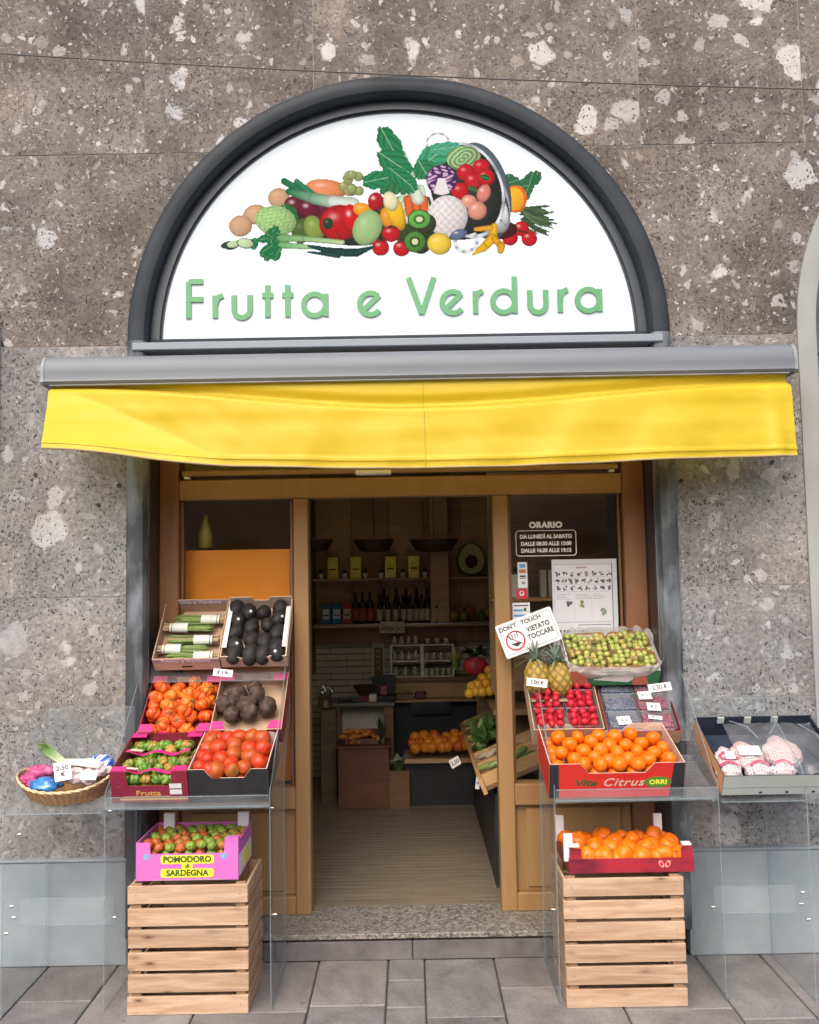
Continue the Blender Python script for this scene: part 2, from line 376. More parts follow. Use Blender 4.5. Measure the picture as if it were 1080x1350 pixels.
# piers
for c0,c1 in ((-7.0,centres[0]-1.18),(centres[0]+AR-.012,AX-AR+.012),(AX+AR-.012,centres[2]-AR+.012),(centres[2]+1.18,7.0)):
    for z0,z1,m in ((.43,1.06,m_stone_lo),(1.06,1.535,m_stone_lo),(1.535,2.637,m_stone_lo)):
        block(c0,c1,z0,z1,m)
    MB().box(c0,-.022,0,c1,.05,.425,bev=.006).build('painted_base',m_plinth,facade)
    MB().box(c0+.001,-.026,.425,c1-.001,.05,.437,bev=.003).build('base_ledge',m_plinth,facade)
for a,b in ((-7,-5.2),(-5.2,-3.0),(-3.0,AX-1.47),(AX-1.47,-1.21),(-1.21,-.035),(-.035,1.2),(1.2,1.62),(1.62,3.0),(3.0,5.2),(5.2,7)):
    pass
for a,b in ((-7,centres[0]),(centres[0],AX),(AX,centres[2]),(centres[2],7)): block(a,b,2.637,3.51,m_stone_up)
for a,b in ((-7,-5),(-5,-3.4),(-3.4,-1.16),(-1.16,-.40),(-.40,1.065),(1.065,1.80),(1.80,3.4),(3.4,5),(5,7)): block(a,b,3.51,4.35,m_stone_up)
for a,b in ((-7,-4),(-4,-2),(-2,-.2),(-.2,1.5),(1.5,3.5),(3.5,7)): block(a,b,4.35,5.2,m_stone_up)
# mortar backing
def bp(x0,x1,z0,z1):
    n=60;pts=[(x0+(x1-x0)*k/n,max(z0,arc(x0+(x1-x0)*k/n))) for k in range(n+1)]+[(x1,z1),(x0,z1)]
    return pts
mo=MB(); mo.prism(bp(-7,7,2.64,5.2),.0018,.3)
for c0,c1 in ((-7.0,centres[0]-1.18),(centres[0]+AR-.012,AX-AR+.012),(AX+AR-.012,centres[2]-AR+.012),(centres[2]+1.18,7.0)): mo.box(c0+.001,.0018,.0,c1-.001,.3,2.64)
mo.build('mortar_core',m_mortar,facade)
for (px,py) in ((157,640),(130,666),(898,634),(1018,609),(47,626)):
    p=at(px,py,0); MB().lathe([(.009,.0),(.009,.0042)],12,M=Matrix.Rotation(PI/2,4,'X')).build('drill_hole',m_ink,facade,loc=(p.x,-.0015,p.z))
# arch mouldings
def sweep(prof,path,m=0,mb=None):
    mb=mb or MB(); n=len(prof); v=[]
    for (cx,cz,dx,dz) in path:
        for (o,y) in prof: v.append((cx+dx*o,y,cz+dz*o))
    F=[(i*n+k,i*n+k+1,(i+1)*n+k+1,(i+1)*n+k) for i in range(len(path)-1) for k in range(n-1)]
    return mb.add(v,F,m)
def archpath(cx,n=64): return [(cx,AZ,-math.cos(PI*k/n),math.sin(PI*k/n)) for k in range(n+1)]
prof=[(AR+.004,.02),(AR+.004,-.012),(AR-.004,-.022),(AR-.016,-.030),(AR-.050,-.031),(AR-.070,-.024),(AR-.079,-.008),(AR-.081,.03),(AR-.083,.03),(AR-.083,.085),(AR-.100,.085),(AR-.100,.30)]
prof=prof[::-1]
for c in (AX,centres[0],centres[2]):
    mm=m_slate if c==AX else m_plaster
    if c!=AX: prof=[(o,max(y,-.010) if y<.02 else y) for o,y in prof]
    sweep(prof,archpath(c)).build('arch_moulding',mm,facade,autos=True)
    jp=[(o,y) for o,y in prof if y<.031]
    for sgn in (-1,1):
        pth=[(c,AZ,sgn,0),(c,2.2,sgn,0),(c,1.2,sgn,0),(c,.112 if c==AX else 0,sgn,0)]
        if sgn>0: pth=[p for p in pth]
        q=[(cx,cz,dx,0) for cx,cz,dx,_ in pth]
        sweep(jp,q).build('jamb_moulding',m_worn if c==AX else m_plaster,facade,autos=True)
        a,b=sorted((c+sgn*(AR-.0815),c+sgn*(AR+.02)))
        MB().box(a,.0305,.112 if c==AX else 0,b,.36,AZ).build('jamb_return',m_dark if c==AX else m_plaster,facade)
m_shut=M('dark_shutter',(.10,.10,.11),.5,(.13,.13,.14),8)
for c in (centres[0],centres[2]):
    s=thing('roller_shutter','dark roller shutter closing the neighbouring arched opening on the %s'%('left' if c<0 else 'right'),'shutter',(c,.25,0))
    for k in range(27): MB().box(-1.12,-.012,k*.1+.002,1.12,.03,k*.1+.098,bev=.008).build('shutter_slat',m_shut,s)
    MB().prism([(1.11*math.cos(PI*k/24),1.11*math.sin(PI*k/24)) for k in range(25)],-.01,.03).build('arch_panel',m_shut,s,loc=(0,0,AZ))

# ------------------------------------------------------------------ arched sign
sign=thing('arched_shop_sign','half round white shop sign with green lettering and a picture of fruit and vegetables','sign',(AX,.06,AZ))
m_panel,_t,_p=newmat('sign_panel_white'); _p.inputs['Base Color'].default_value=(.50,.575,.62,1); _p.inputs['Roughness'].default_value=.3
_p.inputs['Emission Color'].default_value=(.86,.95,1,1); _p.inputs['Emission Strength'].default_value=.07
PR=1.066
MB().prism([(PR*math.cos(PI*k/90),max(.022,PR*math.sin(PI*k/90))) for k in range(91)],.0,.03).build('sign_panel',m_panel,sign)
sweep([(PR+.04,.0),(PR+.04,-.02),(PR+.002,-.02),(PR+.002,-.004),(PR-.008,-.004),(PR-.008,.002)][::-1],[(0,0,-math.cos(PI*k/90),math.sin(PI*k/90)) for k in range(91)]).build('sign_border',M('sign_border_paint',(.045,.055,.07),.4),sign,autos=True)
MB().box(-PR-.05,-.028,-.012,PR+.05,.03,.021,bev=.004).build('sign_bottom_rail',m_slate,sign)
MB().box(-PR-.10,-.10,-.047,PR+.09,.03,-.0125,bev=.004).build('sign_ledge',M('pale_grey_metal',(.22,.255,.29),.45),sign)
m_letter,_t,_p=newmat('green_letter'); _p.inputs['Base Color'].default_value=(.085,.30,.12,1); _p.inputs['Roughness'].default_value=.35
m_lside=M('letter_edge_brown',(.16,.14,.11),.5)
U=1/299.
def strokes(ch):
    w=3.6; S_=[]
    def line(*p): S_.append(list(p))
    def circ(cx,cy,r,a0,a1,n=26): S_.append([(cx+r*math.cos(R(a0+(a1-a0)*k/n)),cy+r*math.sin(R(a0+(a1-a0)*k/n))) for k in range(n+1)])
    if ch=='F': line((3.5,2),(3.5,52.5));line((3.5,52.5),(23,52.5));line((3.5,28),(23,28))
    elif ch=='r': line((3.5,2),(3.5,33)); S_.append([(3.5,18),(4.5,25),(8,30.5),(14,33)])
    elif ch=='u': S_.append([(3.5,33),(3.5,15)]+[(14.2+10.7*math.cos(R(180+k*7.5)),13+10.7*math.sin(R(180+k*7.5))) for k in range(25)]+[(24.9,33)])
    elif ch=='t': line((10,2),(10,46));line((2.5,32),(17.5,32))
    elif ch=='a': circ(17,18,14.6,0,360,36);line((32,2),(32,33))
    elif ch=='d': circ(17,18,14.6,0,360,36);line((32,2),(32,52))
    elif ch=='e': S_.append([(7.5,9.5),(28.5,29.5)]); circ(17,18,14.6,48,322,30)
    elif ch=='V': line((2.5,53),(19.5,3));line((19.5,3),(36.5,53))
    return S_
for ch,px in zip('FruttaeVerdura',(245,280,305,343,369.5,398,472,537,581,624,648,696,736,760)):
    x0=at(px,415,.05).x-AX; z0=at(521,417,.05).z-AZ
    mb=MB()
    for si,st in enumerate(strokes(ch)):
        h=3.6*U; pts=[Vector((p[0]*U,p[1]*U)) for p in st]; closed=(pts[0]-pts[-1]).length<1e-4
        L=[];Rr=[]
        for i,p in enumerate(pts):
            a=pts[i-1] if i>0 else (pts[-2] if closed else p); b=pts[i+1] if i<len(pts)-1 else (pts[1] if closed else p)
            t=(b-a).normalized(); n=Vector((-t.y,t.x)); L.append(p+n*h); Rr.append(p-n*h)
        f=-.007-.0006*si; nn=len(pts)
        v=[(q.x,f,q.y) for q in L]+[(q.x,f,q.y) for q in Rr]+[(q.x,0,q.y) for q in L]+[(q.x,0,q.y) for q in Rr]
        F=[];mm=[]
        for i in range(nn-1):
            F.append((i,nn+i,nn+i+1,i+1)); F.append((i,i+1,2*nn+i+1,2*nn+i)); F.append((nn+i+1,nn+i,3*nn+i,3*nn+i+1))
        b0=len(mb.f); mb.add(v,F); 
        for i in range(b0,len(mb.f)): mb.m[i]=0 if (i-b0)%3==0 else 1
        if not closed:
            for i0 in (0,nn-1): mb.add([v[i0],v[nn+i0],v[3*nn+i0],v[2*nn+i0]],[(0,1,2,3)],1)
    mb.build('letter',[m_letter,m_lside],sign,loc=(x0,-.001,z0))

# printed picture, one colour per vertex of a fine sheet
class Paint:
    def __init__(s,x0,y0,x1,y1,res=1.):
        s.x0,s.y0,s.res=x0,y0,res; s.w=int((x1-x0)*res); s.h=int((y1-y0)*res)
        s.X,s.Y=np.meshgrid(x0+np.arange(s.w)/res,y0+np.arange(s.h)/res); s.I=np.zeros((s.h,s.w,3)); s.A=np.zeros((s.h,s.w),bool)
        r=np.random.RandomState(3); s.nz=r.rand(s.h,s.w)
    def put(s,m,c):
        s.I[m]=c[m] if getattr(c,'ndim',0)==3 else c; s.A|=m
    def ell(s,cx,cy,rx,ry,col,ang=0,hl=.55,nz=.1,edge=.45,spec=.6,tex=None):
        a=R(ang); dx=s.X-cx; dy=s.Y-cy; u=(dx*math.cos(a)+dy*math.sin(a))/rx; v=(-dx*math.sin(a)+dy*math.cos(a))/ry
        d=u*u+v*v; m=d<1
        sh=1-edge*np.clip(d,0,1)**2+ -.25*(dx+dy)/(rx+ry); col=np.array(srgb(*col))
        c=col[None,None,:]*sh[...,None]*(1-nz/2+nz*s.nz[...,None])
        if tex is not None: c=tex(u,v,c)
        k=np.exp(-(((dx+rx*.3)**2)/(rx*.22)**2+((dy+ry*.35)**2)/(ry*.18)**2))*spec
        c=c*(1-k[...,None])+k[...,None]*.95
        s.put(m,np.clip(c,0,1))
    def stroke(s,pts,w,col,nz=.2,c2=None):
        for i in range(len(pts)-1):
            (ax,ay),(bx,by)=pts[i],pts[i+1]; L=(bx-ax)**2+(by-ay)**2
            t=np.clip(((s.X-ax)*(bx-ax)+(s.Y-ay)*(by-ay))/L,0,1); d=np.hypot(s.X-ax-t*(bx-ax),s.Y-ay-t*(by-ay))
            ww=w if not isinstance(w,(list,tuple)) else w[i]+(w[i+1]-w[i])*t
            m=d<ww; a=np.array(srgb(*col)); f=(i+t)/(len(pts)-1)
            c=a[None,None,:]*np.ones_like(t)[...,None] if c2 is None else a*(1-f[...,None])+np.array(srgb(*c2))*f[...,None]
            c=c*(1-.5*(d/np.maximum(ww,.1))[...,None]**2)*(1-nz/2+nz*s.nz[...,None]); s.put(m,np.clip(c,0,1))
    def rect(s,x0,y0,x1,y1,col): s.put((s.X>=x0)&(s.X<x1)&(s.Y>=y0)&(s.Y<y1),np.array(srgb(*col)))
    def leaf(s,cx,cy,rx,ry,col,ang,vein=(200,235,200),nz=.5):
        a=R(ang); dx=s.X-cx; dy=s.Y-cy; u=(dx*math.cos(a)+dy*math.sin(a))/rx; v=(-dx*math.sin(a)+dy*math.cos(a))/ry
        wob=.05*np.sin(np.arctan2(v,u)*7+cx)+.03*np.sin(np.arctan2(v,u)*19+cy)
        m=(u*u+v*v)<(1+wob)**2; c=np.array(srgb(*col))[None,None,:]*(.55+.7*np.abs(np.sin(5*np.abs(v)-7*u+np.sin(3*u)))*nz+.3*s.nz)[...,None]
        vm=(np.abs(v)<.05); c[vm]=np.array(srgb(*vein))*.5+c[vm]*.5
        s.put(m,np.clip(c,0,1))
def picture():
    P=Paint(282,160,742,352,1.25); E=P.ell
    def cross(u,v,c): return c
    # right greens
    for k in range(9): P.leaf(690+rng.uniform(-14,22),245+rng.uniform(-12,12),11,8,(60,130,90),rng.uniform(0,180))
    for k in range(30):
        a=-30+k*4.0+rng.uniform(-3,3); L=rng.uniform(26,44); x0=694+rng.uniform(-6,6); y0=284+rng.uniform(-10,14); g=rng.randint(0,60)
        P.stroke([(x0,y0),(x0+L*.5*math.cos(R(a*.6)),y0+L*.45*math.sin(R(a*.6))),(x0+L*math.cos(R(a*.45)),y0+L*math.sin(R(a*.45)))],[1.6,2.1,1.2],(55+g,85+g,70+g//2),.5)
    E(684,263,15.5,19,(240,130,30),0,spec=0,edge=.1); E(683,263,12.5,16,(250,190,60),0,spec=0,edge=.1,nz=.2,tex=lambda u,v,c:c*(1-.22*(np.abs(np.sin(np.arctan2(v,u)*4.5))<.12))[...,None])
    for x,y in ((667,307),(691,304),(676,317),(702,318)): E(x,y,11,10.5,(205,25,45),spec=.5)
    P.stroke([(668,300),(685,306),(700,310)],1.2,(90,60,50))
    for cx,cy,rx,ry,c in ((600,300,60,20,(70,60,40)),(470,300,60,28,(40,60,35)),(400,285,36,28,(60,45,40)),(545,290,50,34,(60,90,40)),(660,305,26,14,(90,25,30)),(650,300,20,20,(110,120,130))): E(cx,cy,rx,ry,c,spec=0,edge=.3,nz=.4)
    # colander
    def ring(cx,cy,rx,ry,ang,w,cfun,half=None):
        a=R(ang); dx=P.X-cx; dy=P.Y-cy; u=(dx*math.cos(a)+dy*math.sin(a))/rx; v=(-dx*math.sin(a)+dy*math.cos(a))/ry; d=np.sqrt(u*u+v*v)
        m=np.abs(d-1)<w
        if half is not None: m&=half(u,v)
        g=.35+.5*np.abs(np.sin(4*np.arctan2(v,u)+1))+.1*P.nz; P.put(m,np.stack([g*.92,g*.98,g*1.05],-1).clip(0,1))
    ring(579,184,15,13,-10,.13,None,lambda u,v:v<.35)
    E(640,250,36,68,(120,135,150),-14,spec=0,edge=.5,nz=.3); E(652,262,22,50,(225,232,240),-16,spec=.8,edge=.5,nz=.15)
    E(665,272,9,26,(90,100,115),-12,spec=.8,edge=.6); E(668,282,6,18,(225,230,238),-10,spec=.5)
    E(618,250,50,68,(120,140,150),-18,spec=0,edge=.4); E(616,250,47,65,(52,66,62),-18,spec=0,edge=.6,nz=.3)
    ring(617,250,48.5,66.5,-18,.035,None)
    # green cabbage + half cabbage
    P.leaf(572,205,24,17,(70,170,130),-40,nz=.6); P.leaf(560,222,14,16,(45,140,95),60,nz=.7); P.leaf(590,192,20,9,(90,180,150),-8,nz=.6)
    E(614,206,23,17,(165,200,150),-8,spec=0,edge=.1,tex=lambda u,v,c:c*(.55+.6*(np.sin(np.sqrt(u*u+v*v)*22+3*np.sin(2*np.arctan2(v,u)))>0))[...,None])
    for x,y in ((617,226),(638,219),(627,238),(609,252),(644,233)):
        E(x,y,12,12,(208,28,48),20,spec=.35,nz=.6)
    for x,y in ((643,233),(626,249)): P.leaf(x,y,7,4,(50,110,70),20)
    E(621,267,11,10,(232,170,150),spec=.7); E(641,255,9,13,(225,150,140),20,spec=.6); E(632,279,13,13,(230,165,145),spec=.6)
    def cab(u,v,c):
        w=(np.sin(9*u+4*np.sin(5*v))*np.cos(11*v+3*u)>.15)&(u*u+v*v<.85); c=c.copy(); c[w]=np.array(srgb(215,190,215)); k=(np.abs(u)<.25+.3*v)&(v>-.1); c[k]=np.array(srgb(238,232,240)); return c
    E(584,236,21,21,(95,45,115),0,spec=0,edge=.2,tex=cab)
    # stems + carrots
    for k in range(6): P.stroke([(537+k*4,246),(520+k*9,290)],[4,7],(215,235,215),.2)
    for x in (541,551,561): P.stroke([(x-2,264),(x,284)],[6.5,5],(235,120,60),.2)
    def cauli(u,v,c): return c*(.82+.3*P.nz+.12*np.sin(u*16)*np.sin(v*17))[...,None]
    E(592,287,27,29,(232,228,232),0,spec=0,edge=.22,tex=cauli)
    ring(617,322,15,13,-20,.2,None,lambda u,v:v>-.6); E(607,312,12,7,(110,130,160),-20,spec=.8)
    for k in range(5): P.stroke([(505+k*9,252),(512+k*8,235),(508+k*6,215)],[5,6,5],(60,140,90),.4)
    # bok choy
    P.stroke([(532,200),(545,240),(552,262)],[5,6,9],(225,240,225),.2)
    for cx,cy,rx,ry,a in ((515,188,30,15,62),(521,213,28,16,35),(497,236,21,13,-12),(540,240,16,10,60),(528,232,20,12,40)): P.leaf(cx,cy,rx,ry,(38,140,95),a,nz=.7)
    # left
    for cx,cy,rx,ry in ((333,284,17,14),(364,261,15,14),(313,300,16,15)): E(cx,cy,rx,ry,(218,182,150),-10,spec=.1,nz=.25)
    E(429,248,29,13,(236,160,115),8,spec=.4)
    for k in range(13): E(458+rng.uniform(-9,16),238+rng.uniform(-14,16),7,7,(165,178,120),spec=.5)
    for cx,cy in ((386,272),(420,278),(405,277)): E(cx,cy,15,14,(120,22,62),spec=.6)
    P.stroke([(371,238),(405,257)],5,(40,135,90)); P.stroke([(388,238),(410,256)],4,(60,150,110)); P.stroke([(378,252),(412,262),(440,268)],[5,8,8],(45,140,95),c2=(190,225,200)); P.stroke([(436,266),(464,270)],[8,10],(222,235,228),.1)
    P.leaf(378,284,16,11,(45,125,70),60); E(396,307,14,18,(90,120,60),15,spec=.1); E(412,304,13,19,(150,172,92),-20,spec=.2)
    E(446,296,27,25,(200,18,36),-8,spec=.35,tex=lambda u,v,c:c*(1-.35*(np.abs(np.sin(np.arctan2(v,u+.35)*2.5))<.14))[...,None]); E(462,290,12,20,(214,22,40),-10,spec=.75); E(431,297,7,8,(25,85,50),spec=.2)
    E(478,278,14,10,(240,175,60),20,spec=.2); E(512,290,10,16,(238,165,50),-20,spec=.3)
    E(521,280,12,28,(248,205,50),-20,spec=.5); E(515,266,10,14,(240,236,200),-20,spec=.1)
    E(484,303,19,25,(172,205,150),22,spec=.25,edge=.35)
    E(495,266,11,13,(190,20,45),spec=.8)
    for x,y in ((516,311),(502,330),(530,331)):
        E(x,y,12,11.5,(206,22,45),spec=.5); P.stroke([(x-4,y-8),(x,y-11),(x+5,y-7)],1.1,(70,60,50))
    def brocc(u,v,c): return c*(.6+.5*P.nz+.25*np.abs(np.sin(u*14)*np.sin(v*13+u*6)))[...,None]
    E(360,293,28,21,(176,214,150),10,spec=0,edge=.25,nz=.2,tex=brocc)
    P.stroke([(350,316),(400,318),(450,323)],[7,4,3.5],(110,180,120),c2=(200,220,170)); P.stroke([(360,326),(420,330)],[5,3],(120,190,130),c2=(190,220,180))
    for k in range(16): P.leaf(342+rng.uniform(-11,24),322+rng.uniform(-16,20),9,6,(28,128,80),rng.uniform(0,180),nz=.8)
    P.stroke([(405,328),(440,336),(470,337),(492,329)],[1.5,6,6,2],(22,80,80),.2); P.stroke([(404,336),(445,341)],[1.5,4],(30,90,85))
    for x,y in ((302,328),(296,326)): E(x,y,10,5,(40,85,70),-15,spec=0)
    E(304,325,9,5,(205,225,190),-12,spec=0,edge=.2); E(320,324,12,7.5,(40,100,70),8,spec=0); E(320,324,10.5,6.3,(205,228,190),8,spec=0,edge=.15)
    def kiwi(u,v,c):
        d=np.sqrt(u*u+v*v); c=c.copy(); c[(d<.5)]*=.45; c[(d<.28)]=np.array(srgb(225,230,190)); c[d>.9]=np.array(srgb(70,85,50)); return c
    E(563,297,14,14,(70,80,55),spec=0); E(554,291,16,13.5,(110,185,90),0,spec=0,edge=.1,tex=kiwi); E(556,325,14,14,(60,70,50),spec=0); E(548,322,15,15,(95,150,70),0,spec=0,edge=.2,tex=kiwi)
    E(581,325,16.5,15,(240,214,90),10,spec=.35,nz=.15)
    P.stroke([(655,300),(652,318),(640,330),(626,339)],[4,7,6,2],(240,195,40),.15); P.stroke([(655,318),(664,328),(663,334)],[4,6,5],(230,180,40),.15); P.stroke([(630,305),(650,303)],[3,4],(235,180,60))
    return P
def sheet(P,name,mat,parent,fn):      # keep only painted cells
    q=np.zeros((P.h-1,P.w-1),bool); q=P.A[:-1,:-1]&P.A[1:,:-1]&P.A[:-1,1:]&P.A[1:,1:]
    used=np.zeros((P.h,P.w),bool); used[:-1,:-1]|=q; used[1:,:-1]|=q; used[:-1,1:]|=q; used[1:,1:]|=q
    idx=-np.ones((P.h,P.w),int); idx[used]=np.arange(used.sum())
    vx=fn(P.X[used],P.Y[used]); j,i=np.nonzero(q)
    F=np.stack([idx[j,i],idx[j+1,i],idx[j+1,i+1],idx[j,i+1]],1)
    me=bpy.data.meshes.new(name); me.from_pydata(vx.tolist(),[],F.tolist()); me.materials.append(mat)
    a=me.color_attributes.new('Col','FLOAT_COLOR','POINT'); c=np.ones((used.sum(),4)); c[:,:3]=P.I[used]**getattr(P,'gam',1.); a.data.foreach_set('color',c.ravel())
    me.update(); return link(name,me,parent)
P=picture(); P.gam=1.18
c0=at(512,256,.06)
def mapp(x,y):
    a=ROLL; dx=(x-512)/298.; dy=(256-y)/298.
    X=dx*math.cos(a)+dy*math.sin(a); Z=-dx*math.sin(a)+dy*math.cos(a)
    return np.stack([c0.x-AX+X,np.full_like(X,-.0015),c0.z-AZ+Z],1)
sheet(P,'printed_fruit_picture',m_print,sign,mapp)

# ------------------------------------------------------------------ cable
a,b,c=Vector((-3.2,-.02,4.11)),Vector((0.03,-.045,3.828)),Vector((3.6,-.02,3.68))
pts=[]
for k in range(41):
    t=k/40; pts.append(a*(1-t)**2+ (b*2-(a+c)/2)*2*t*(1-t)+c*t*t)
o=MB().tube(pts,.0032,6).build('cable',M('grey_cable',(.10,.09,.085),.6)); tag(o,'thin grey cable strung across the stone wall above the arch','cable')

# ------------------------------------------------------------------ awning
aw=thing('awning','yellow fabric awning hanging from its grey box under the arched sign','awning',(.05,-.14,2.42))
pr=[(-.0,.005),(-.0,.145)];cp=[]
prof2=[(y_,z_*.86) for y_,z_ in [(.14,.145),(-.03,.145),(-.048,.141),(-.066,.125),(-.078,.095),(-.083,.055),(-.080,.028),(-.084,.014),(-.076,.002),(-.05,.0),(.14,.0)]]
def cass(x0,x1,name,mt,g=0.):
    mb=MB(); n=len(prof2); cy,cz=.02,.07
    v=[(x,(y-cy)*(1+g)+cy,(z-cz)*(1+g)+cz) for x in (x0,x1) for y,z in prof2]
    mb.add(v,[(i,i+1,n+i+1,n+i) for i in range(n-1)]+[(n-1,0,n,2*n-1)]+[tuple(reversed(range(n))),tuple(range(n,2*n))])
    return mb.build(name,mt,aw,autos=True)
cass(-1.557,1.557,'cassette',m_cass)
m_cap=M('awning_end_cap',(.17,.19,.21),.45,(.25,.27,.29),8)
cass(-1.571,-1.557,'end_cap',m_cap,.03); cass(1.557,1.571,'end_cap',m_cap,.03)
MB().box(-1.54,-.075,-.006,1.54,-.03,.002,bev=.002).build('front_bar',m_cap,aw)
m_aw,t_,p_=newmat('yellow_awning_fabric')
vv=coords(t_,(1,1,1)); cy=mix(t_,ramp(t_,noise(t_,coords(t_,(.5,1,5)),3,4,.6),[(.3,(0,0,0)),(.75,(1,1,1))]),(.84,.61,.012),(.90,.70,.05))
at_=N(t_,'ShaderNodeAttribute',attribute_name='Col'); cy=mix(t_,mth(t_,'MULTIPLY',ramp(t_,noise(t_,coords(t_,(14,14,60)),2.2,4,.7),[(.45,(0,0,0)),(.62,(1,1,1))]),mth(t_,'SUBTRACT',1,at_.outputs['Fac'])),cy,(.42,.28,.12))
t_.links.new(cy,p_.inputs['Base Color']); p_.inputs['Roughness'].default_value=.62; p_.inputs['Sheen Weight'].default_value=.25; p_.inputs['Sheen Roughness'].default_value=.35; p_.inputs['Coat Weight'].default_value=.5; p_.inputs['Coat Roughness'].default_value=.38
p_.inputs['Specular IOR Level'].default_value=.3
wv=N(t_,'ShaderNodeTexWave',i_Scale=160,wave_type='BANDS',bands_direction='X'); t_.links.new(vv,wv.inputs['Vector']); bump(t_,p_,wv.outputs[1],.05,.001)
tl=N(t_,'ShaderNodeBsdfTranslucent'); t_.links.new(cy,tl.inputs[0]); ms=N(t_,'ShaderNodeMixShader'); ms.inputs[0].default_value=.44
t_.links.new(p_.outputs[0],ms.inputs[1]); t_.links.new(tl.outputs[0],ms.inputs[2]); t_.links.new(ms.outputs[0],[n for n in t_.nodes if n.type=='OUTPUT_MATERIAL'][0].inputs[0])
def sst(a,b,x):
    t=min(1,max(0,(x-a)/(b-a))); return t*t*(3-2*t)
def vband(u): return .02+.27*sst(0,.5,u)*(1-.72*sst(.5,1.0,u))
def cloth(u,v):
    xt=-1.535+3.07*u; xb=-1.530+3.065*u
    zb=-.292+.03*0 -(.07*sst(.0,.26,u)) -(.022*sst(.2,.5,u))+.030*sst(.55,1,u)
    zt=-.004
    z=zt+(zb-zt)*v; x=xt+(xb-xt)*v; x+=.045*(1-sst(0,.2,u))*v
    b=vband(u); y=-.055-.035*v
    y-=.085*sst(b-.015,b+.085,v)*(.35+.65*sst(0,.2,u)*(1-sst(.8,1,u)))       # soft shelf where the fabric folds over its bar
    y+=.018*sst(b-.14,b-.02,v)*(1-sst(b-.02,b+.05,v))
    e=(v-.02-u*3.9); y-=.150*max(0,e)**1.1*(1-sst(.20,.28,u))          # left end kicks out
    e2=(v*.9+ (u-.62)*.35); y-=.016*math.exp(-((u-.66-(1-v)*.10)/.035)**2)*v
    y-=.020*math.exp(-((u-.975)/.012)**2)*v
    y-=.006*math.sin(u*23+v*2)*v+.004*math.sin(u*51+v*4)*v
    y-=.012*sst(.82,1,v)*(1-sst(.93,1,v))*0
    y+=(.004*mnoise.noise(Vector((u*18,v*4,0)))+.006*mnoise.noise(Vector((u*3,v*5,5)))+.0015*mnoise.noise(Vector((u*40-v*5,v*2,9))))*min(1,v*3)
    y-=.006*math.exp(-((v-.915)/.02)**2)+.003*abs(math.sin(u*PI*9+v*1.3))**14*v*(.3+.7*abs(math.sin(u*5)))
    return (x,y,z)
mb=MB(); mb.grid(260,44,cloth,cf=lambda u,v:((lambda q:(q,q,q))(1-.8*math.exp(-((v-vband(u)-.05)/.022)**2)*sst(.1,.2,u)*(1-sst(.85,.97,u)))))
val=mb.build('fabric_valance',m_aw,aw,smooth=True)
hem=MB(); hem.tube([Vector(cloth(k/120,1.))+Vector((0,0,-.002)) for k in range(121)],.0045,6); hem.build('hem',M('hem_brown',(.34,.25,.12),.6),aw,smooth=True)
m_thr=M('seam_thread',(.50,.36,.02),.7)
MB().tube([Vector(cloth(.505,k/20))+Vector((0,-.0035,0)) for k in range(21)],.0014,4).build('seam',m_thr,aw)
for v_ in (.93,): MB().tube([Vector(cloth(k/160,v_))+Vector((0,-.0012,0)) for k in range(161)],.0009,4).build('hem_stitching',m_thr,aw)
MB().box(-.075,-.0,-.418,.075,.05,-.40,bev=.003).build('arm_bracket',m_white,aw,loc=(-.20,.0,.030))

# ------------------------------------------------------------------ threshold and shopfront
m_terr,t_,p_=newmat('granite_threshold'); v_=coords(t_)
n_=N(t_,'ShaderNodeTexVoronoi',i_Scale=120); t_.links.new(v_,n_.inputs['Vector']); s_=N(t_,'ShaderNodeSeparateColor'); t_.links.new(n_.outputs['Color'],s_.inputs[0])
t_.links.new(ramp(t_,s_.outputs[0],[(.0,(.06,.055,.05)),(.35,(.16,.15,.13)),(.8,(.24,.22,.19)),(1,(.33,.31,.28))]),p_.inputs['Base Color']); p_.inputs['Roughness'].default_value=.5
st=structure('threshold',MB().box(-1.19,-.022,.090,1.12,.30,.112,bev=.003),m_terr)
m_step=M('dark_step_stone',(.085,.08,.08),.7,(.16,.15,.15),9,.4,60)
for a,b in ((-1.19,-.60),(-.597,-.02),(-.017,.62),(.623,1.12)): MB().box(a,-.012,.0,b,.25,.079,bev=.004).build('step_stone',m_step,st)
MB().box(-1.18,.01,.0785,1.11,.25,.0905).build('shade_strip',m_black,st)  # black strip, shade under the threshold slab put in as colour
sf=thing('shopfront','bronze brown glazed shopfront with wide open doorway under the awning','shopfront',(AX,.20,.112))
def fb(name,x0,x1,z0,z1,y0=0.,y1=.09,mt=m_frame,bev=.004):
    cx,cz=(x0+x1)/2,(z0+z1)/2
    return MB().box(x0-cx,y0,z0-cz,x1-cx,y1,z1-cz,bev=bev).build(name,mt,sf,loc=(cx-AX,0,cz-.112))
fb('corner_post',-1.1425,-1.055,.112,2.62,-.01,.12,m_post); fb('corner_post',.975,1.0745,.112,2.62,-.01,.12,m_post)
fb('door_post',-.533,-.465,.112,1.965); fb('door_post',.380,.450,.112,1.965)
fb('top_rail',-1.055,.975,1.966,2.058); fb('transom_bead',-1.04,.96,2.075,2.10,-.012,.05); fb('transom_rail',-1.055,.975,2.33,2.40)
fb('bottom_rail',-1.055,-.533,.112,.19);fb('bottom_rail',.450,.975,.112,.19)
fb('window_sill_rail',-1.055,-.533,.572,.665,-.004);fb('window_sill_rail',.450,.975,.572,.665,-.004)
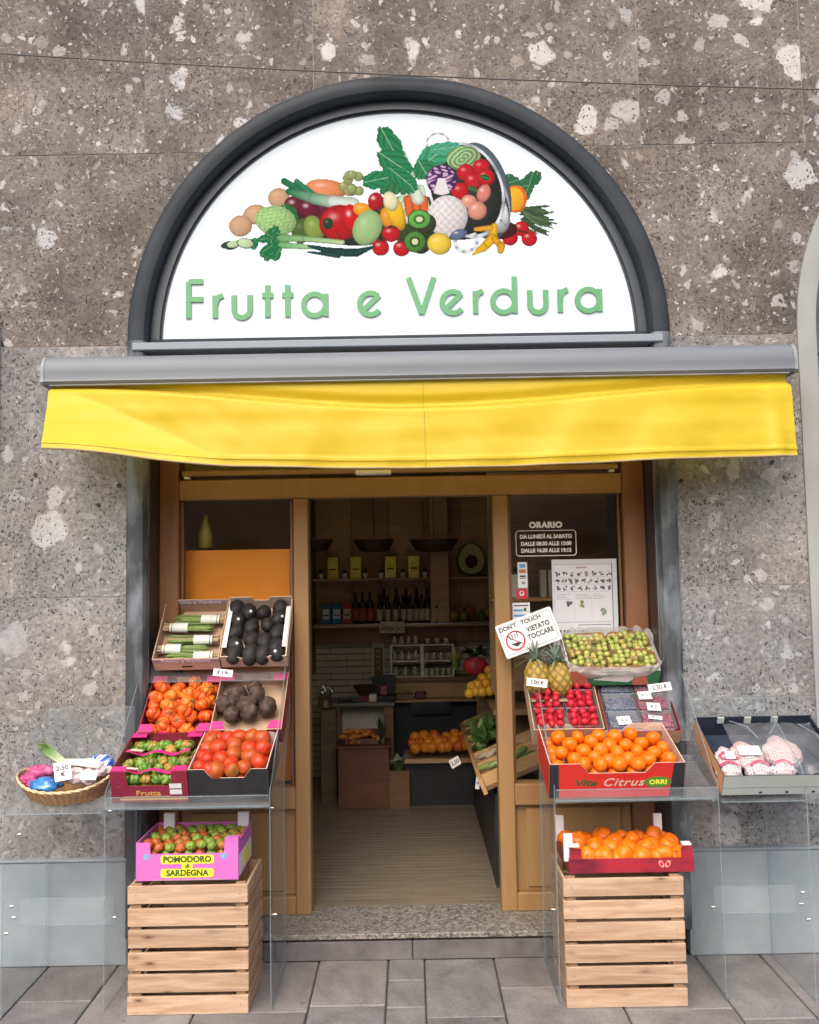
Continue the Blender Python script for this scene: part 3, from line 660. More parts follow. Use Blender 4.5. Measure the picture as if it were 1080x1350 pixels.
for x0,x1 in ((-1.055,-.533),(.450,.975)):
    fb('lower_panel',x0,x1,.19,.572,.03,.06); 
    fb('panel_moulding',x0+.05,x1-.05,.21,.555,.018,.03)
    s=1 if x0<0 else -1; xa=(-.595 if x0<0 else .51)
    fb('window_stile',xa-.03,xa+.03,.665,1.0,.01,.05) if False else None
for x0,x1,z0,z1,l in ((-1.055,-.533,.665,1.966,''),(.450,.975,.665,1.966,''),(-1.055,.975,2.10,2.33,'')): fb('window_pane',x0,x1,z0,z1,.046,.052,m_glass,0)
for x in (-1.048,-.545,.457,.963): fb('glazing_bead',x-.006,x+.006,.665,1.966,.03,.045,m_post,.002)
for x in (-1.02,.93): fb('transom_clip',x-.012,x+.012,2.062,2.074,-.01,.03,m_white,.002)
# ------------------------------------------------------------------ interior shell
m_iw=M('brown_interior_wall',(.40,.25,.13),.8,(.46,.30,.17),3)
m_ip=M('pale_plaster',(.78,.72,.62),.85,(.78,.74,.66),4)
m_woodd=MWOOD('dark_shelf_wood',(.16,.09,.04),(.26,.15,.07),rnd=.08)
m_woodm=MWOOD('warm_shelf_wood',(.42,.24,.10),(.54,.34,.16),rnd=.08)
m_red=MWOOD('mahogany_chest',(.14,.05,.025),(.20,.08,.04),rnd=.08)
fl=structure('shop_floor',MB().box(-1.75,.25,.05,1.85,3.1,.108),M('floor_base',(.15,.10,.055),.6))
mf=MWOOD('floor_planks',(.15,.122,.09),(.22,.185,.14),rnd=.1,rough=.35)
mb=MB(); rng.seed(5)
y=.30
while y<3.0:
    x=-1.75+rng.random()*-.4
    while x<1.8:
        w=.42+rng.random()*.2; mb.box(x,y,.1,min(x+w-.003,1.85),y+.046,.1115+rng.uniform(-.0006,.0006)); x+=w
    y+=.05
tag(mb.build('floor_boards',mf,fl),kind='stuff')
for nm,bx,mt in (('shop_back_wall',(-1.75,3.0,.11,1.85,3.1,2.75),m_iw),('shop_left_wall',(-1.85,.36,.11,-1.75,3.1,2.75),m_ip),('shop_right_wall',(1.85,.36,.11,1.95,3.1,2.75),m_ip),('shop_ceiling',(-1.85,.30,2.7,1.95,3.1,2.8),m_ip)):
    structure(nm,MB().box(*bx),mt)
# pale brick slips on the lower back wall
bw=thing('brick_slip_wall','pale whitewashed brick wall behind the counter at the back of the shop','wall',(-.95,2.93,.112))
m_bs=M('pale_brick',(.50,.46,.36),.85,(.64,.59,.48),6,.4,50)
MB().box(-.75,.0,0,1.6,.05,1.05).build('mortar_bed',m_mortar,bw)
mb=MB(); z=.0;r_=0
while z<1.03:
    x=-.75+(-.12 if r_%2 else 0)
    while x<1.6:
        x1=min(x+.238,1.6); x0=max(x,-.75)
        if x1-x0>.03: mb.box(x0,-.012-rng.random()*.008,z+.004,x1,.001,z+.044,bev=.003)
        x+=.242
    z+=.048;r_+=1
tag(mb.build('brick_slips',m_bs,bw),kind='stuff')
# wall shelving
Ys=2.68
su=thing('wall_shelving','brown wooden wall shelving filled with bottles and gift boxes at the back','shelving',(0,Ys,1.12))
def sb(name,x0,x1,z0,z1,y0,y1,mt=m_woodd,bev=.002):
    cx,cz=(x0+x1)/2,(z0+z1)/2
    return MB().box(x0-cx,y0-Ys,z0-cz,x1-cx,y1-Ys,z1-cz,bev=bev).build(name,mt,su,loc=(cx,0,cz-1.12))
zs1=at(500,822,Ys).z; zs2=at(500,762,Ys).z
sb('shelf',-.72,.66,zs1-.028,zs1,Ys,2.93,m_woodm); sb('shelf_edging',-.72,.66,zs1-.012,zs1-.004,Ys-.006,Ys-.001,m_screw)
sb('shelf',-.72,.14,zs2-.016,zs2,Ys+.04,2.93,m_woodm); sb('shelf',.285,.66,zs2-.018,zs2-.002,Ys+.04,2.93,m_woodm)
sb('column',.145,.280,zs1+.001,2.25,Ys+.02,2.93,m_woodm); sb('divider',-.245,-.228,zs1+.001,zs2-.017,Ys+.10,2.92,m_woodd)
for k in range(5): sb('back_board',-.72+k*.276,-.72+k*.276+.273,zs1,2.30,2.93,2.955,m_woodm)
sb('top_board',-.74,.66,2.255,2.30,Ys,2.93); sb('lower_apron',-.72,.66,1.115,zs1-.03,Ys+.12,2.93,m_post); sb('side_panel',-.76,-.725,.9,2.3,Ys,2.93)
def bar(px0,px1,py,Y,dz): 
    a=at(px0,py,Y); b=at(px1,py,Y); return a.x,b.x,a.z
# bottles
m_bglass=M('dark_bottle_glass',(.015,.018,.01),.12,coat=.3); m_lab=M('cream_bottle_label',(.55,.50,.40),.6,(.40,.37,.29),40); m_capd=M('bottle_cap_black',(.02,.02,.02),.4)
def bottle_mesh(rad,h,lm):
    b=MB().lathe([(rad*.9,0),(rad,.004),(rad,h*.58),(rad*.85,h*.66),(rad*.36,h*.76),(rad*.33,h*.93)],12).mesh('bottle_glass',m_bglass,True)
    l=MB().lathe([(rad*1.02,h*.08),(rad*1.02,h*.5)],12).mesh('bottle_label',lm,True)
    c=MB().lathe([(rad*.42,h*.93),(rad*.42,h)],10).mesh('bottle_cap',m_capd); return b,l,c
bA=bottle_mesh(.022,.205,m_lab); m_labr=M('red_brown_label',(.30,.08,.03),.6); bB=bottle_mesh(.026,.205,m_labr)
def place_bottle(p,ms,label,g,sc=1.):
    t=thing('bottle',label,'bottle',p,(0,0,rng.uniform(-.3,.3)),g); t.scale=(sc,)*3
    for n,m in zip(('glass_body','label','cap'),ms): link(n,m,t)
fr_=[410+0,0]
OR0=['first','second','third','fourth','fifth','sixth','seventh','eighth','ninth']
ordw=['leftmost','second','third','fourth','fifth','sixth','seventh','eighth','ninth']
for i,px in enumerate((501,511.5,522,532)): p=at(px,820,Ys+.03); place_bottle((p.x,Ys+.04,zs1),bA,'%s olive oil bottle in the front row on the long shelf'%ordw[i],'olive oil bottles on the shelf')
for i,px in enumerate((541,549,556.5,564,576)): p=at(px,820,Ys+.03); place_bottle((p.x,Ys+.04,zs1),bA,'%s wide labelled bottle in the front row, right half of the shelf'%ordw[i],'olive oil bottles on the shelf')
for i,px in enumerate((507,523,536,550,564)): p=at(px,812,Ys+.12); place_bottle((p.x,Ys+.13,zs1+.0),bA,'%s taller bottle standing in the rear row of the shelf'%ordw[i],'rear row of tall bottles',1.22)
for i,px in enumerate((468.5,478,488)): p=at(px,820,Ys+.03); place_bottle((p.x,Ys+.06,zs1),bB,'%s of three dark juice bottles beside the red carton'%('leftmost','middle','rightmost')[i],'dark juice bottles',1.12)
def carton(name,x,y,z,w,d,h,mt,label,band=None,cat='carton',g=None,rz=0):
    t=thing(name,label,cat,(x,y,z),(0,0,rz),g); MB().box(-w/2,0,0,w/2,d,h,bev=.002).build('box_body',mt,t)
    if band: MB().box(-w*.36,-.0015,h*.25,w*.36,0,h*.72).build('printed_label',band,t); MB().box(-w*.3,-.0025,h*.40,w*.3,-.0016,h*.46).build('printed_line',m_ink,t)
    return t
m_bl=M('blue_carton',(.02,.10,.22),.5,(.03,.14,.30),9); m_rd=M('red_carton',(.36,.015,.02),.5,(.45,.03,.03),9); m_gd=M('gold_foil_box',(.62,.45,.08),.32,(.70,.55,.12),6,metal=.55)
for i,(px,mt,l) in enumerate(((430,m_bl,'left blue carton at the end of the bottle shelf'),(444,m_bl,'right blue carton next to the red one on the shelf'),(457.5,m_rd,'red carton between the blue ones and the juice bottles'))):
    p=at(px,820,Ys+.02); carton('tea_carton',p.x,Ys+.03,zs1,.070,.07,.150,mt,l,m_paper if i<2 else m_lab)
for i,px in enumerate((439,469,515,546)):
    p=at(px,760,Ys+.06); t=carton('gift_box',p.x,Ys+.07,zs2,.082,.06,.160,m_gd,'%s gold gift box on the upper shelf'%('leftmost','second','third','rightmost')[i],m_yell,'gift box','gold gift boxes on the upper shelf')
    MB().tube([(-.02,.03,.16),(0,.03,.175),(.02,.03,.16)],.003,5).build('bow',m_gd,t)
m_pot=M('white_pot',(.78,.75,.68),.5); m_leafd=M('dark_leaf',(.02,.05,.015),.6)
for i,px in enumerate((423,454,481.5,502.5,531,560.5)):
    p=at(px,760,Ys+.06); t=thing('potted_plant','%s tiny plant in a white pot on the upper shelf'%('leftmost','second','third','fourth','fifth','rightmost')[i],'potted plant',(p.x,Ys+.09,zs2),group='tiny plants on the upper shelf')
    MB().lathe([(.014,0),(.018,.038),(.016,.038)],12).build('pot',m_pot,t,smooth=False); f=MB()
    for k in range(9): f.ball((rng.uniform(-.012,.012),rng.uniform(-.01,.01),.045+rng.random()*.014),.008,6,4)
    f.build('foliage',m_leafd,t)
m_tray=M('dark_woven_tray',(.045,.028,.018),.6,(.08,.05,.03),25)
for i,(px,w) in enumerate(((412,.30),(493,.29),(572,.35))):
    p=at(px,712,2.55); t=thing('hanging_lamp_shade','%s dark dish shaped lamp shade hanging above the upper shelf'%('left','middle','right')[i],'lamp shade',(p.x,2.55,p.z),group='dish shaped lamp shades')
    MB().lathe([(.0,-.075) if 0 else (w*.22,-.085),(w*.36,-.078),(w*.46,-.03),(w*.5,0.0),(w*.5,.006),(w*.06,.014)],28).build('shade',m_tray,t,autos=True)
    MB().lathe([(w*.5+.003,.0),(w*.5+.003,.007)],28).build('rim',m_frame,t)
    MB().tube([(0,0,.012),(0,0,2.7-p.z)],.003,6).build('cord',m_black,t)
# avocado cushion and plain plush fruits
p=at(622,757,2.75); t=thing('avocado_cushion','halved avocado shaped cushion with round brown stone on the right upper shelf','cushion',(p.x,2.76,p.z-.01))
def pear(s,dy,k=1.): return [(s*(.105+.0*math.sin(a))*math.cos(a)*(1-.16*math.sin(a)),.125+s*.125*math.sin(a)) for a in [2*PI*q/36 for q in range(36)]]
MB().prism(pear(1.,0),.012,.07).build('skin',M('avocado_skin_cloth',(.05,.09,.02),.9),t); MB().prism(pear(.9,0),.0,.0118).build('flesh',M('avocado_flesh_cloth',(.42,.44,.13),.9,(.50,.50,.20),5),t)
MB().ball((0,0,.105),(.046,.022,.05),16,10).build('stone',M('avocado_stone_cloth',(.07,.03,.015),.9),t,smooth=True)
for i,(px,py,c,l,r) in enumerate(((598,804,(.42,.34,.04),'small round yellow and orange plush toy, leftmost on the lower right shelf',.043),(618,800,(.50,.17,.02),'round orange plush pumpkin behind the others on the right shelf',.055),(643,800,(.45,.36,.05),'large yellow plush fruit beside the door post',.055),(611,810,(.30,.30,.03),'olive green plush fruit in front of the orange pumpkin',.036),(634,812,(.12,.20,.03),'green plush apple in the front of the right shelf',.038))):
    Yp=2.84 if i in (1,2) else 2.75
    p=at(px,py,Yp); t=thing('plush_fruit',l,'plush toy',(p.x,Yp,zs1),group='plush fruits on the right shelf')
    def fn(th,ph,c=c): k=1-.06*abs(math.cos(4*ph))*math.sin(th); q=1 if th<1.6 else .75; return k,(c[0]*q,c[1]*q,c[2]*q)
    MB().ball((0,0,r),(r*.92,r*.9,r),20,12,fn).build('plush_body',m_vegm,t,smooth=True); MB().tube([(0,0,r*1.9),(.004,0,r*2.2)],.005,6).build('plush_stalk',m_leafd,t)
p=at(517,827,Ys-.02); t=thing('open_sign','small hanging board reading APERTO on the edge of the bottle shelf','sign',(p.x,Ys-.02,p.z),(0,R(1),0))
MB().box(-.09,0,-.042,.09,.006,.042,bev=.004).build('board',m_lab,t); text('lettering','APERTO',.042,m_ink,t,(0,-.001,-.012),off=.001,sp=1.1); text('lettering','siamo',.02,m_ink,t,(0,-.001,.024)) if 0 else None

# white rack with jars
p0=at(516,893,2.62); p1=at(597,850,2.62); w=p1.x-p0.x; h=p1.z-p0.z
rk=thing('white_rack','white four compartment rack of jars standing on the back counter','rack',(p0.x,2.62,p0.z))
for z in (0,h*.5,h): MB().box(0,0,z-.004,w,.12,z+.004).build('rack_shelf',m_pot,rk)
for x in (0,w*.49,w*.52,w): MB().box(x-.005,-.002,-.004,x+.005,.121,h+.006).build('rack_upright',m_pot,rk)
m_jar=M('jar_glass',(.42,.38,.30),.2,(.62,.57,.46),30); m_jl=M('jar_lid',(.03,.02,.02),.4)
jl=[('upper left',0,h*.5,4,.03,1),('upper right',1,h*.5,4,.035,0),('lower left',0,0,3,.03,1),('lower right',1,0,5,.035,0),('top left',0,h,4,.028,1),('top right',1,h,3,.03,0)]
for nm,sd_,z,n,hh,neck in jl:
    for k in range(n):
        x=p0.x+w*(.52*sd_+.46*(k+.5)/n); t=thing('jar','%s jar in the %s compartment of the white rack'%(ordw[k],nm) if 'top' not in nm else '%s jar on the %s of the white rack'%(ordw[k],nm),'jar',(x,2.67,p0.z+z+.005),group='jars in the white rack')
        MB().lathe([(.017,0),(.018,hh*1.25),(.008 if neck else .016,hh*1.5)],10).build('jar_body',m_jar,t,smooth=True); MB().lathe([(.007 if neck else .017,hh*1.5),(.007 if neck else .017,hh*(2.1 if neck else 1.8))],10).build('lid',m_pot if neck else m_jl,t)
# back counter right
bc=thing('back_counter','long wooden back counter below the jar rack','counter',(.25,2.55,.112))
zc=at(560,894,2.55).z
MB().box(-.39,0,zc-.112-.02,.55,.3,zc-.112-.001).build('counter_top',m_woodd,bc); MB().box(-.38,.06,.62,.55,.29,zc-.135).build('back_panel',m_woodm,bc)
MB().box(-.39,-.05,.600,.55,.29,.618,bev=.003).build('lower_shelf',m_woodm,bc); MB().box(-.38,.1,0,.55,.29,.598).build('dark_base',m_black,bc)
MB().box(-.26,.04,.50,.02,.09,.595).build('terminal',M('dark_screen',(.02,.025,.035),.25),bc) 
t=thing('wire_basket','small wire basket of nuts on the left of the lower counter shelf','basket',(-.07,2.55,.731)); MB().box(-.05,-.02,0,.07,.08,.035).build('basket_body',m_woodd,t); f=MB()
for k in range(26): f.ball((rng.uniform(-.04,.06),rng.uniform(-.01,.07),.04+rng.random()*.02),.011,7,5)
tag(f.build('nuts',M('tan_nuts',(.36,.25,.12),.6),t),kind='stuff')
t=thing('gift_bag','dark foil gift bag with silver ribbon on the counter shelf','gift bag',(.05,2.55,.731)); MB().box(-.035,-.01,0,.045,.05,.05,bev=.008).build('bag',M('wine_foil',(.12,.02,.03),.25,metal=.4),t); MB().tube([(-.02,-.012,.02),(.0,-.02,.06),(.03,-.012,.04),(.045,-.012,.01)],.004,5).build('ribbon',m_screw,t)
# left counter
lc=thing('sales_counter','dark sales counter with pale stone top at the back left','counter',(-.36,2.30,.112)); zt=.745
MB().box(-.25,-.02,zt-.135,.235,.30,zt-.112,bev=.003).build('counter_top',M('grey_stone_top',(.20,.19,.17),.4),lc); MB().box(-.235,.02,0,-.14,.28,zt-.136).build('counter_side',m_woodd,lc); MB().box(-.139,.2,0,.16,.28,zt-.136).build('counter_back',m_ip,lc); MB().box(.161,.02,0,.225,.28,zt-.136).build('counter_side',m_woodd,lc)
t=thing('scale','black weighing scale on the sales counter','scale',(-.20,2.38,zt)); MB().box(-.085,0,0,.085,.12,.035,bev=.006).build('scale_base',m_black,t); MB().prism([(-.075,.036),(.075,.036),(.088,.15),(.06,.165),(-.06,.165),(-.088,.15)],.08,.11).build('display',m_black,t); MB().box(-.02,-.004,.04,.02,-.001,.10).build('pink_notice',M('pink_card',(.45,.08,.12),.6),t)
t=thing('fruit_bowl','dark shallow bowl on the counter left of the scale','bowl',(-.335,2.38,zt+.04)); MB().lathe([(.035,0),(.085,.065),(.08,.065),(.03,.01)],20).build('bowl_body',m_tray,t,autos=True); MB().box(-.04,-.02,-.04,.04,.04,0).build('bowl_stand',m_wine,t)
carton('notice_box',-.275,2.33,zt,.05,.03,.05,m_ip,'small pale box standing between the bowl and the scale')
t=thing('card_reader','flat black card reader on the left end of the counter','card reader',(-.47,2.33,zt)); MB().box(-.05,0,0,.05,.07,.02,bev=.005).build('reader_body',m_black,t); MB().box(-.03,.01,.0205,.03,.04,.022).build('reader_screen',m_screw,t)
t=thing('foil_bouquet','shiny silver foil bouquet standing at the far left of the counter','bouquet',(-.60,2.25,zt-.02)); f=MB(); MB().lathe([(.05,0),(.04,.05),(.055,.08)],8).build('foil_wrap',M('gold_foil',(.35,.27,.12),.3,metal=.7),t)
for k in range(9): f.tube([(rng.uniform(-.04,.04),0,.07),(rng.uniform(-.06,.06),-.02,.10+rng.random()*.04),(rng.uniform(-.07,.07),-.01,.11+rng.random()*.05)],.005,5)
f.build('foil_ribbons',m_screw,t)
MB().box(-.62,2.2,.112,-.52,2.36,zt-.03).build('bouquet_plinth',m_woodd) ; o=bpy.data.objects['bouquet_plinth']; tag(o,'narrow dark plinth under the foil bouquet','plinth')
# framed strip with sunflowers
t=thing('picture_strip','tall narrow picture with golden ornaments on the pale brick wall','picture',(at(499,868,2.88).x,2.90,at(499,868,2.88).z)); MB().box(-.045,0,-.15,.045,.012,.15).build('picture_frame',m_ip,t); MB().box(-.035,-.003,-.13,.035,0,.08).build('picture_print',m_woodd,t)
for k in range(4): MB().ball((rng.uniform(-.015,.015),-.006,-.07+k*.04),(.013,.004,.009),8,6).build('ornament',m_gd,t,smooth=True)
# chest with carrots
ch=thing('wooden_chest','reddish brown wooden chest with carrots on top in front of the counter','chest',(-.325,1.98,.112))
MB().box(-.165,0,0,.165,.28,.385,bev=.003).build('chest_body',m_red,ch); MB().box(-.175,-.012,.386,.175,.29,.402,bev=.003).build('chest_top',m_red,ch); MB().box(-.135,-.008,.02,.135,-.001,.17).build('lower_front',m_red,ch); MB().box(-.135,-.008,.20,.135,-.001,.36).build('upper_front',m_red,ch)
m_car=M('carrot_orange',(.62,.20,.03),.5,(.66,.28,.06),20)
cme=MB().lathe([(.002,0),(.010,.02),(.016,.10),(.006,.115)],8).mesh('carrot_body',m_car,True)
cb=thing('carrot_crate','shallow crate full of carrots on the reddish chest','crate',(-.335,2.0,.516)); 
for a in ((-.11,0,0,.11,.004,.04),(-.11,.2,0,.11,.204,.07),(-.11,.0041,0,-.106,.1999,.05),(.106,.0041,0,.11,.1999,.05),(-.11,0,-.0,.11,.204,.003)): MB().box(*a).build('crate_board',m_red,cb)
for k in range(22):
    o=link('carrot',cme,None,(-.335+rng.uniform(-.085,.085),2.02+rng.uniform(0,.14),.56+rng.random()*.022),(R(90+rng.uniform(-20,20)),rng.uniform(-.3,.3),rng.uniform(-1.4,1.4)))
    tag(o,'loose orange carrot heaped in the shallow crate on the chest','carrot','carrots heaped on the chest')
def leafy(name,label,cat,loc,n,L,w,mt,spread=.5,up=1.,g=None):
    t=thing(name,label,cat,loc,group=g); f=MB()
    for k in range(n):
        a=rng.random()*6.28; tl_=spread*(.3+rng.random()); d=Vector((math.cos(a)*tl_,math.sin(a)*tl_,up)).normalized(); s_=d.cross(Vector((0,0,1))); s_=s_.normalized() if s_.length>.01 else Vector((1,0,0)); LL=L*(.6+.4*rng.random())
        q=[Vector((0,0,0)),d*LL*.5,d*LL+Vector((0,0,-LL*.25*tl_))]; ww=[w*.3,w,w*.1]
        v=[];
        for p_i,wi in zip(q,ww): v+= [p_i-s_*wi,p_i+Vector((0,0,wi*.3)),p_i+s_*wi]
        f.add(v,[(0,1,4,3),(1,2,5,4),(3,4,7,6),(4,5,8,7)])
    f.build('leaves',mt,t); MB().lathe([(w*.6,-.01),(w*1.2,.02),(w*.8,.05)],8).build('base',m_leafg,t); return t
m_leafg=M('fresh_leaf_green',(.06,.14,.03),.55,(.12,.22,.05),12)
leafy('leek_bunch','bunch of dark green leeks standing beside the carrots','leeks',(-.20,2.02,.515),16,.22,.012,m_leafd,.25)
leafy('chard_bunch','pale leafy chard beside the crate of oranges','chard',(-.10,2.0,.36),18,.13,.03,M('pale_leaf',(.30,.34,.26),.6,(.12,.2,.08),12),.9)
tag(MB().box(-.16,1.98,.112,-.03,2.2,.35).build('chard_pedestal',m_woodd),'dark low stand carrying the pale chard','stand')
# generic fruit meshes
def fmesh(name,r,cols,ribs=0,ra=0.,flat=(1,1,1),dip=.0,nu=18,nv=12,stripe=None,lump=.0,mat=None,seed=0,egg=0.):
    def fn(th,ph):
        s=math.sin(th); d=Vector((s*math.cos(ph),s*math.sin(ph),math.cos(th)))
        k=1+ra*math.cos(ribs*ph)*s**1.5 if ribs else 1.; k*=1-dip*math.exp(-(th/.45)**2)-dip*.6*math.exp(-((PI-th)/.4)**2); k*=1+egg*math.cos(th)
        n=mnoise.noise(d*1.7+Vector((seed*7.1,3,1))); n2=mnoise.noise(d*4+Vector((seed*3.3,8,2))); k*=1+lump*(n+.5*n2)
        f=min(1,max(0,.5+n*.9+.25*n2)); a,b=cols[0],cols[1]
        c=[x*(1-f)+y*f for x,y in zip(a,b)]
        if len(cols)>2: q=max(0,min(1,(math.cos(th)-.35)*2+n)) ; c=[x*(1-q)+y*q for x,y in zip(c,cols[2])]
        if stripe: q=max(0,-math.cos(ribs*ph))**2*min(1,s*1.5)*stripe[1]; c=[x*(1-q)+y*q for x,y in zip(c,stripe[0])]
        return k,tuple(c)
    mb=MB(); mb.ball((0,0,0),(r*flat[0],r*flat[1],r*flat[2]),nu,nv,fn); return mb.mesh(name,mat or m_veg,True)
def star(r,n=5,l=1.,z=0.): 
    mb=MB()
    for k in range(n):
        a=2*PI*k/n; d=Vector((math.cos(a),math.sin(a),0)); s_=Vector((-d.y,d.x,0))
        mb.add([(0,0,z+.001)]+[tuple(d*r*l*.5+s_*r*.16+Vector((0,0,z+.0012))),tuple(d*r*l+Vector((0,0,z-r*.12))),tuple(d*r*l*.5-s_*r*.16+Vector((0,0,z+.0012)))],[(0,1,2,3)])
    mb.tube([(0,0,z),(r*.1,0,z+r*.4)],r*.09,5); return mb.mesh('calyx_mesh',m_cal)
RW={1:['only'],2:['back','front'],3:['back','middle','front'],4:['back','second','third','front'],5:['back','second','middle','fourth','front'],6:['back','second','third','fourth','fifth','front']}
OR=['first','second','third','fourth','fifth','sixth','seventh','eighth','ninth','tenth','eleventh','twelfth']
def fruits(name,cat,desc,boxd,rows,meshes,place,stem=None,group=None,orient='rand',sc=(.93,1.07),stemoff=0.,fixed=None):
    """rows: lists of photo positions from back to front; place(px,py)->(point, normal)"""
    for ri,row in enumerate(rows):
        row=sorted(row)
        for k,q in enumerate(row):
            p,n=place(q[0],q[1]); m=meshes[rng.randrange(len(meshes))]
            if orient=='rand': rot=(rng.uniform(0,6.28),rng.uniform(0,6.28),rng.uniform(0,6.28))
            elif orient=='up': rot=(R(35)+rng.uniform(-.5,.5),rng.uniform(-.5,.5),rng.uniform(0,6.28))
            else: rot=orient(ri,k)
            o=link(name,m,None,p,rot); s_=rng.uniform(*sc)*(q[2] if len(q)>2 else 1); o.scale=(s_,s_,s_)
            lab='%s, %s from left in %s row of %s'%(desc,OR[min(k,11)],RW[len(rows)][ri],boxd)
            tag(o,lab,cat,group or boxd)
            if stem: link('stem',stem,o,(0,0,stemoff))
# interior citrus crate
def lvl(Y,z0=None):
    return lambda px,py:(at(px,py,Y),None)
org=[fmesh('orange_skin',.036,((.62,.20,.015),(.70,.26,.02)),lump=.02,seed=i) for i in range(2)]
yel=[fmesh('yellow_fruit_skin',.036,((.60,.38,.03),(.66,.28,.03)),lump=.04,seed=i) for i in range(3)]
redm=[fmesh('red_fruit_skin',.036,((.50,.05,.02),(.60,.16,.02)),lump=.03,seed=i) for i in range(2)]
ic=thing('citrus_bin','wooden bin heaped with oranges on the floor stand at the back','bin',(.18,1.95,.40))
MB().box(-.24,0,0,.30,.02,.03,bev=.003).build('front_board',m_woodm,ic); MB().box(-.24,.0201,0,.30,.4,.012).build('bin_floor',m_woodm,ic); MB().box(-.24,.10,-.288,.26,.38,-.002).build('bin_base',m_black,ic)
def heap(px,py):
    t=(992-py)/30; return at(px,py,1.99+.10*t),None
fruits('orange','orange','loose orange','the rear bin',[[(548+i*13+rng.uniform(-2,2),972-i*.8+rng.uniform(-2,2)) for i in range(7)],[(544+i*11+rng.uniform(-2,2),979-i*.6) for i in range(7)],[(548+i*11+rng.uniform(-2,2),986-i*.6) for i in range(7)]],org+redm[:1],heap)
# right hand stall inside
rs=thing('produce_stall','stepped wooden produce stall receding along the right side of the shop','stall',(.62,1.30,.112))
MB().box(-.20,-.45,.755,.6,.75,.785,bev=.003).build('upper_shelf',m_woodd,rs); MB().box(-.20,.745,.10,.6,.775,.753).build('end_panel',m_woodd,rs)
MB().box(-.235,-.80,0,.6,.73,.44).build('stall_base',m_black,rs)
SR=Matrix.Translation((-.28,0,.485))@Matrix.Rotation(R(-22),4,'Y')
MB().box(0,-.85,-.02,.62,.74,-.002,M=SR).build('stall_bed',m_woodd,rs); MB().box(-.022,-.86,-.03,-.002,.75,.045,M=SR).build('front_rail',m_woodm,rs)
for k in range(7): MB().box(0,-.84+k*.26,-.001,.6,-.822+k*.26,.055,M=SR).build('bin_divider',m_woodm,rs)
WSR=Matrix.Translation((.62,1.30,.112))@SR
m_zuc=MCOL('zucchini_skin',.4)
zme=[]
for i_,cc in enumerate(((.03,.09,.02),(.20,.26,.08),(.28,.17,.08),(.42,.36,.24),(.10,.05,.03))):
    q=MB(); q.tube([(-.055,0,0),(-.04,0,.002),(0,0,.004),(.045,0,.002),(.06,0,0)],[.006,.015,.018,.016,.005],9,c=cc); zme.append(q.mesh('vegetable_body',m_zuc,True))
rng.seed(77)
BN=['nearest','second','third','fourth','fifth','farthest']
for k in range(6):
    for j in range(9):
        tag(link('vegetable',zme[(k*2+j//5)%5],None,WSR@Vector((.05+.05*(j%5)+rng.uniform(-.012,.012),-.735+k*.26+.07*(j//5)+rng.uniform(-.02,.02),.020+.02*(j//5))),(rng.uniform(-.3,.3),R(-22),rng.uniform(-.7,.7))),'%s vegetable lying in the %s bin of the sloping stall'%(OR0[j],BN[k]),'vegetable','vegetables on the sloping stall')
for x in (-.16,-.13): MB().box(x-.004,.2,.60,x+.004,.21,.753).build('bracket',m_screw,rs)
def heap2(px,py): return at(px,py,1.15+(920-py)*.006),None
rws=[[(652,878),(645,884)],[(648,892),(636,894),(655,890)],[(652,900),(641,901),(630,903),(622,905)],[(655,911),(646,911),(636,912),(627,912),(619,914)]]
fruits('yellow_fruit','fruit','yellow orange fruit','the upper stall shelf',rws,yel,heap2,sc=(.75,.9))
p=at(627,878,1.5); t=thing('red_gift_package','round dark red package behind the yellow fruit heap','package',p); MB().ball((0,0,0),(.075,.05,.055),14,9).build('wrapping',m_rd,t,smooth=True); MB().box(-.01,-.055,-.02,.01,.05,.056).build('ribbon',m_wine,t)
p=at(627,858,1.6); t=leafy('hanging_bouquet','dark green leafy bouquet with yellow wrapping near the right wall','bouquet',(p.x,1.6,p.z-.03),26,.13,.022,m_leafd,1.3,.5)
p=at(600,868,1.7); t=leafy('yellow_bouquet','yellowish flower bunch left of the red package','bouquet',(p.x,1.7,p.z-.05),18,.13,.018,M('yellow_green_leaf',(.30,.26,.06),.6),.6)
p=at(634,972,1.0); t=leafy('lettuce','large green leafy lettuce on the slatted stall','lettuce',(p.x,1.0,p.z-.06),24,.20,.03,m_leafg,.8)
p=at(640,965,.95); t=leafy('cabbage','pale green cabbage leaves near the door on the slatted stall','cabbage',(p.x+.05,.95,p.z-.02),20,.15,.03,m_leafg,.9)
def tagcard(px,py,Y,w,h,rz,label,lines,lean=0,pink=False,size=None,yaw=0):
    p=at(px,py,Y); t=thing('price_tag',label,'price tag',p,(lean,rz,yaw),'price tags') 
    MB().box(-w/2,0,-h/2,w/2,.0012,h/2).build('card',m_paper,t); text('lettering',lines,size or h*.62,m_ink,t,(0,-.0008,0),off=.0004,sx=.9); return t
tagcard(600,1005,.7,.055,.045,R(-25),'white price card hanging from the slatted stall inside','2,50',yaw=.3)
tagcard(630,1032,.55,.02,.06,R(8),'narrow white price strip on the stall front near the door','3,0',size=.012)
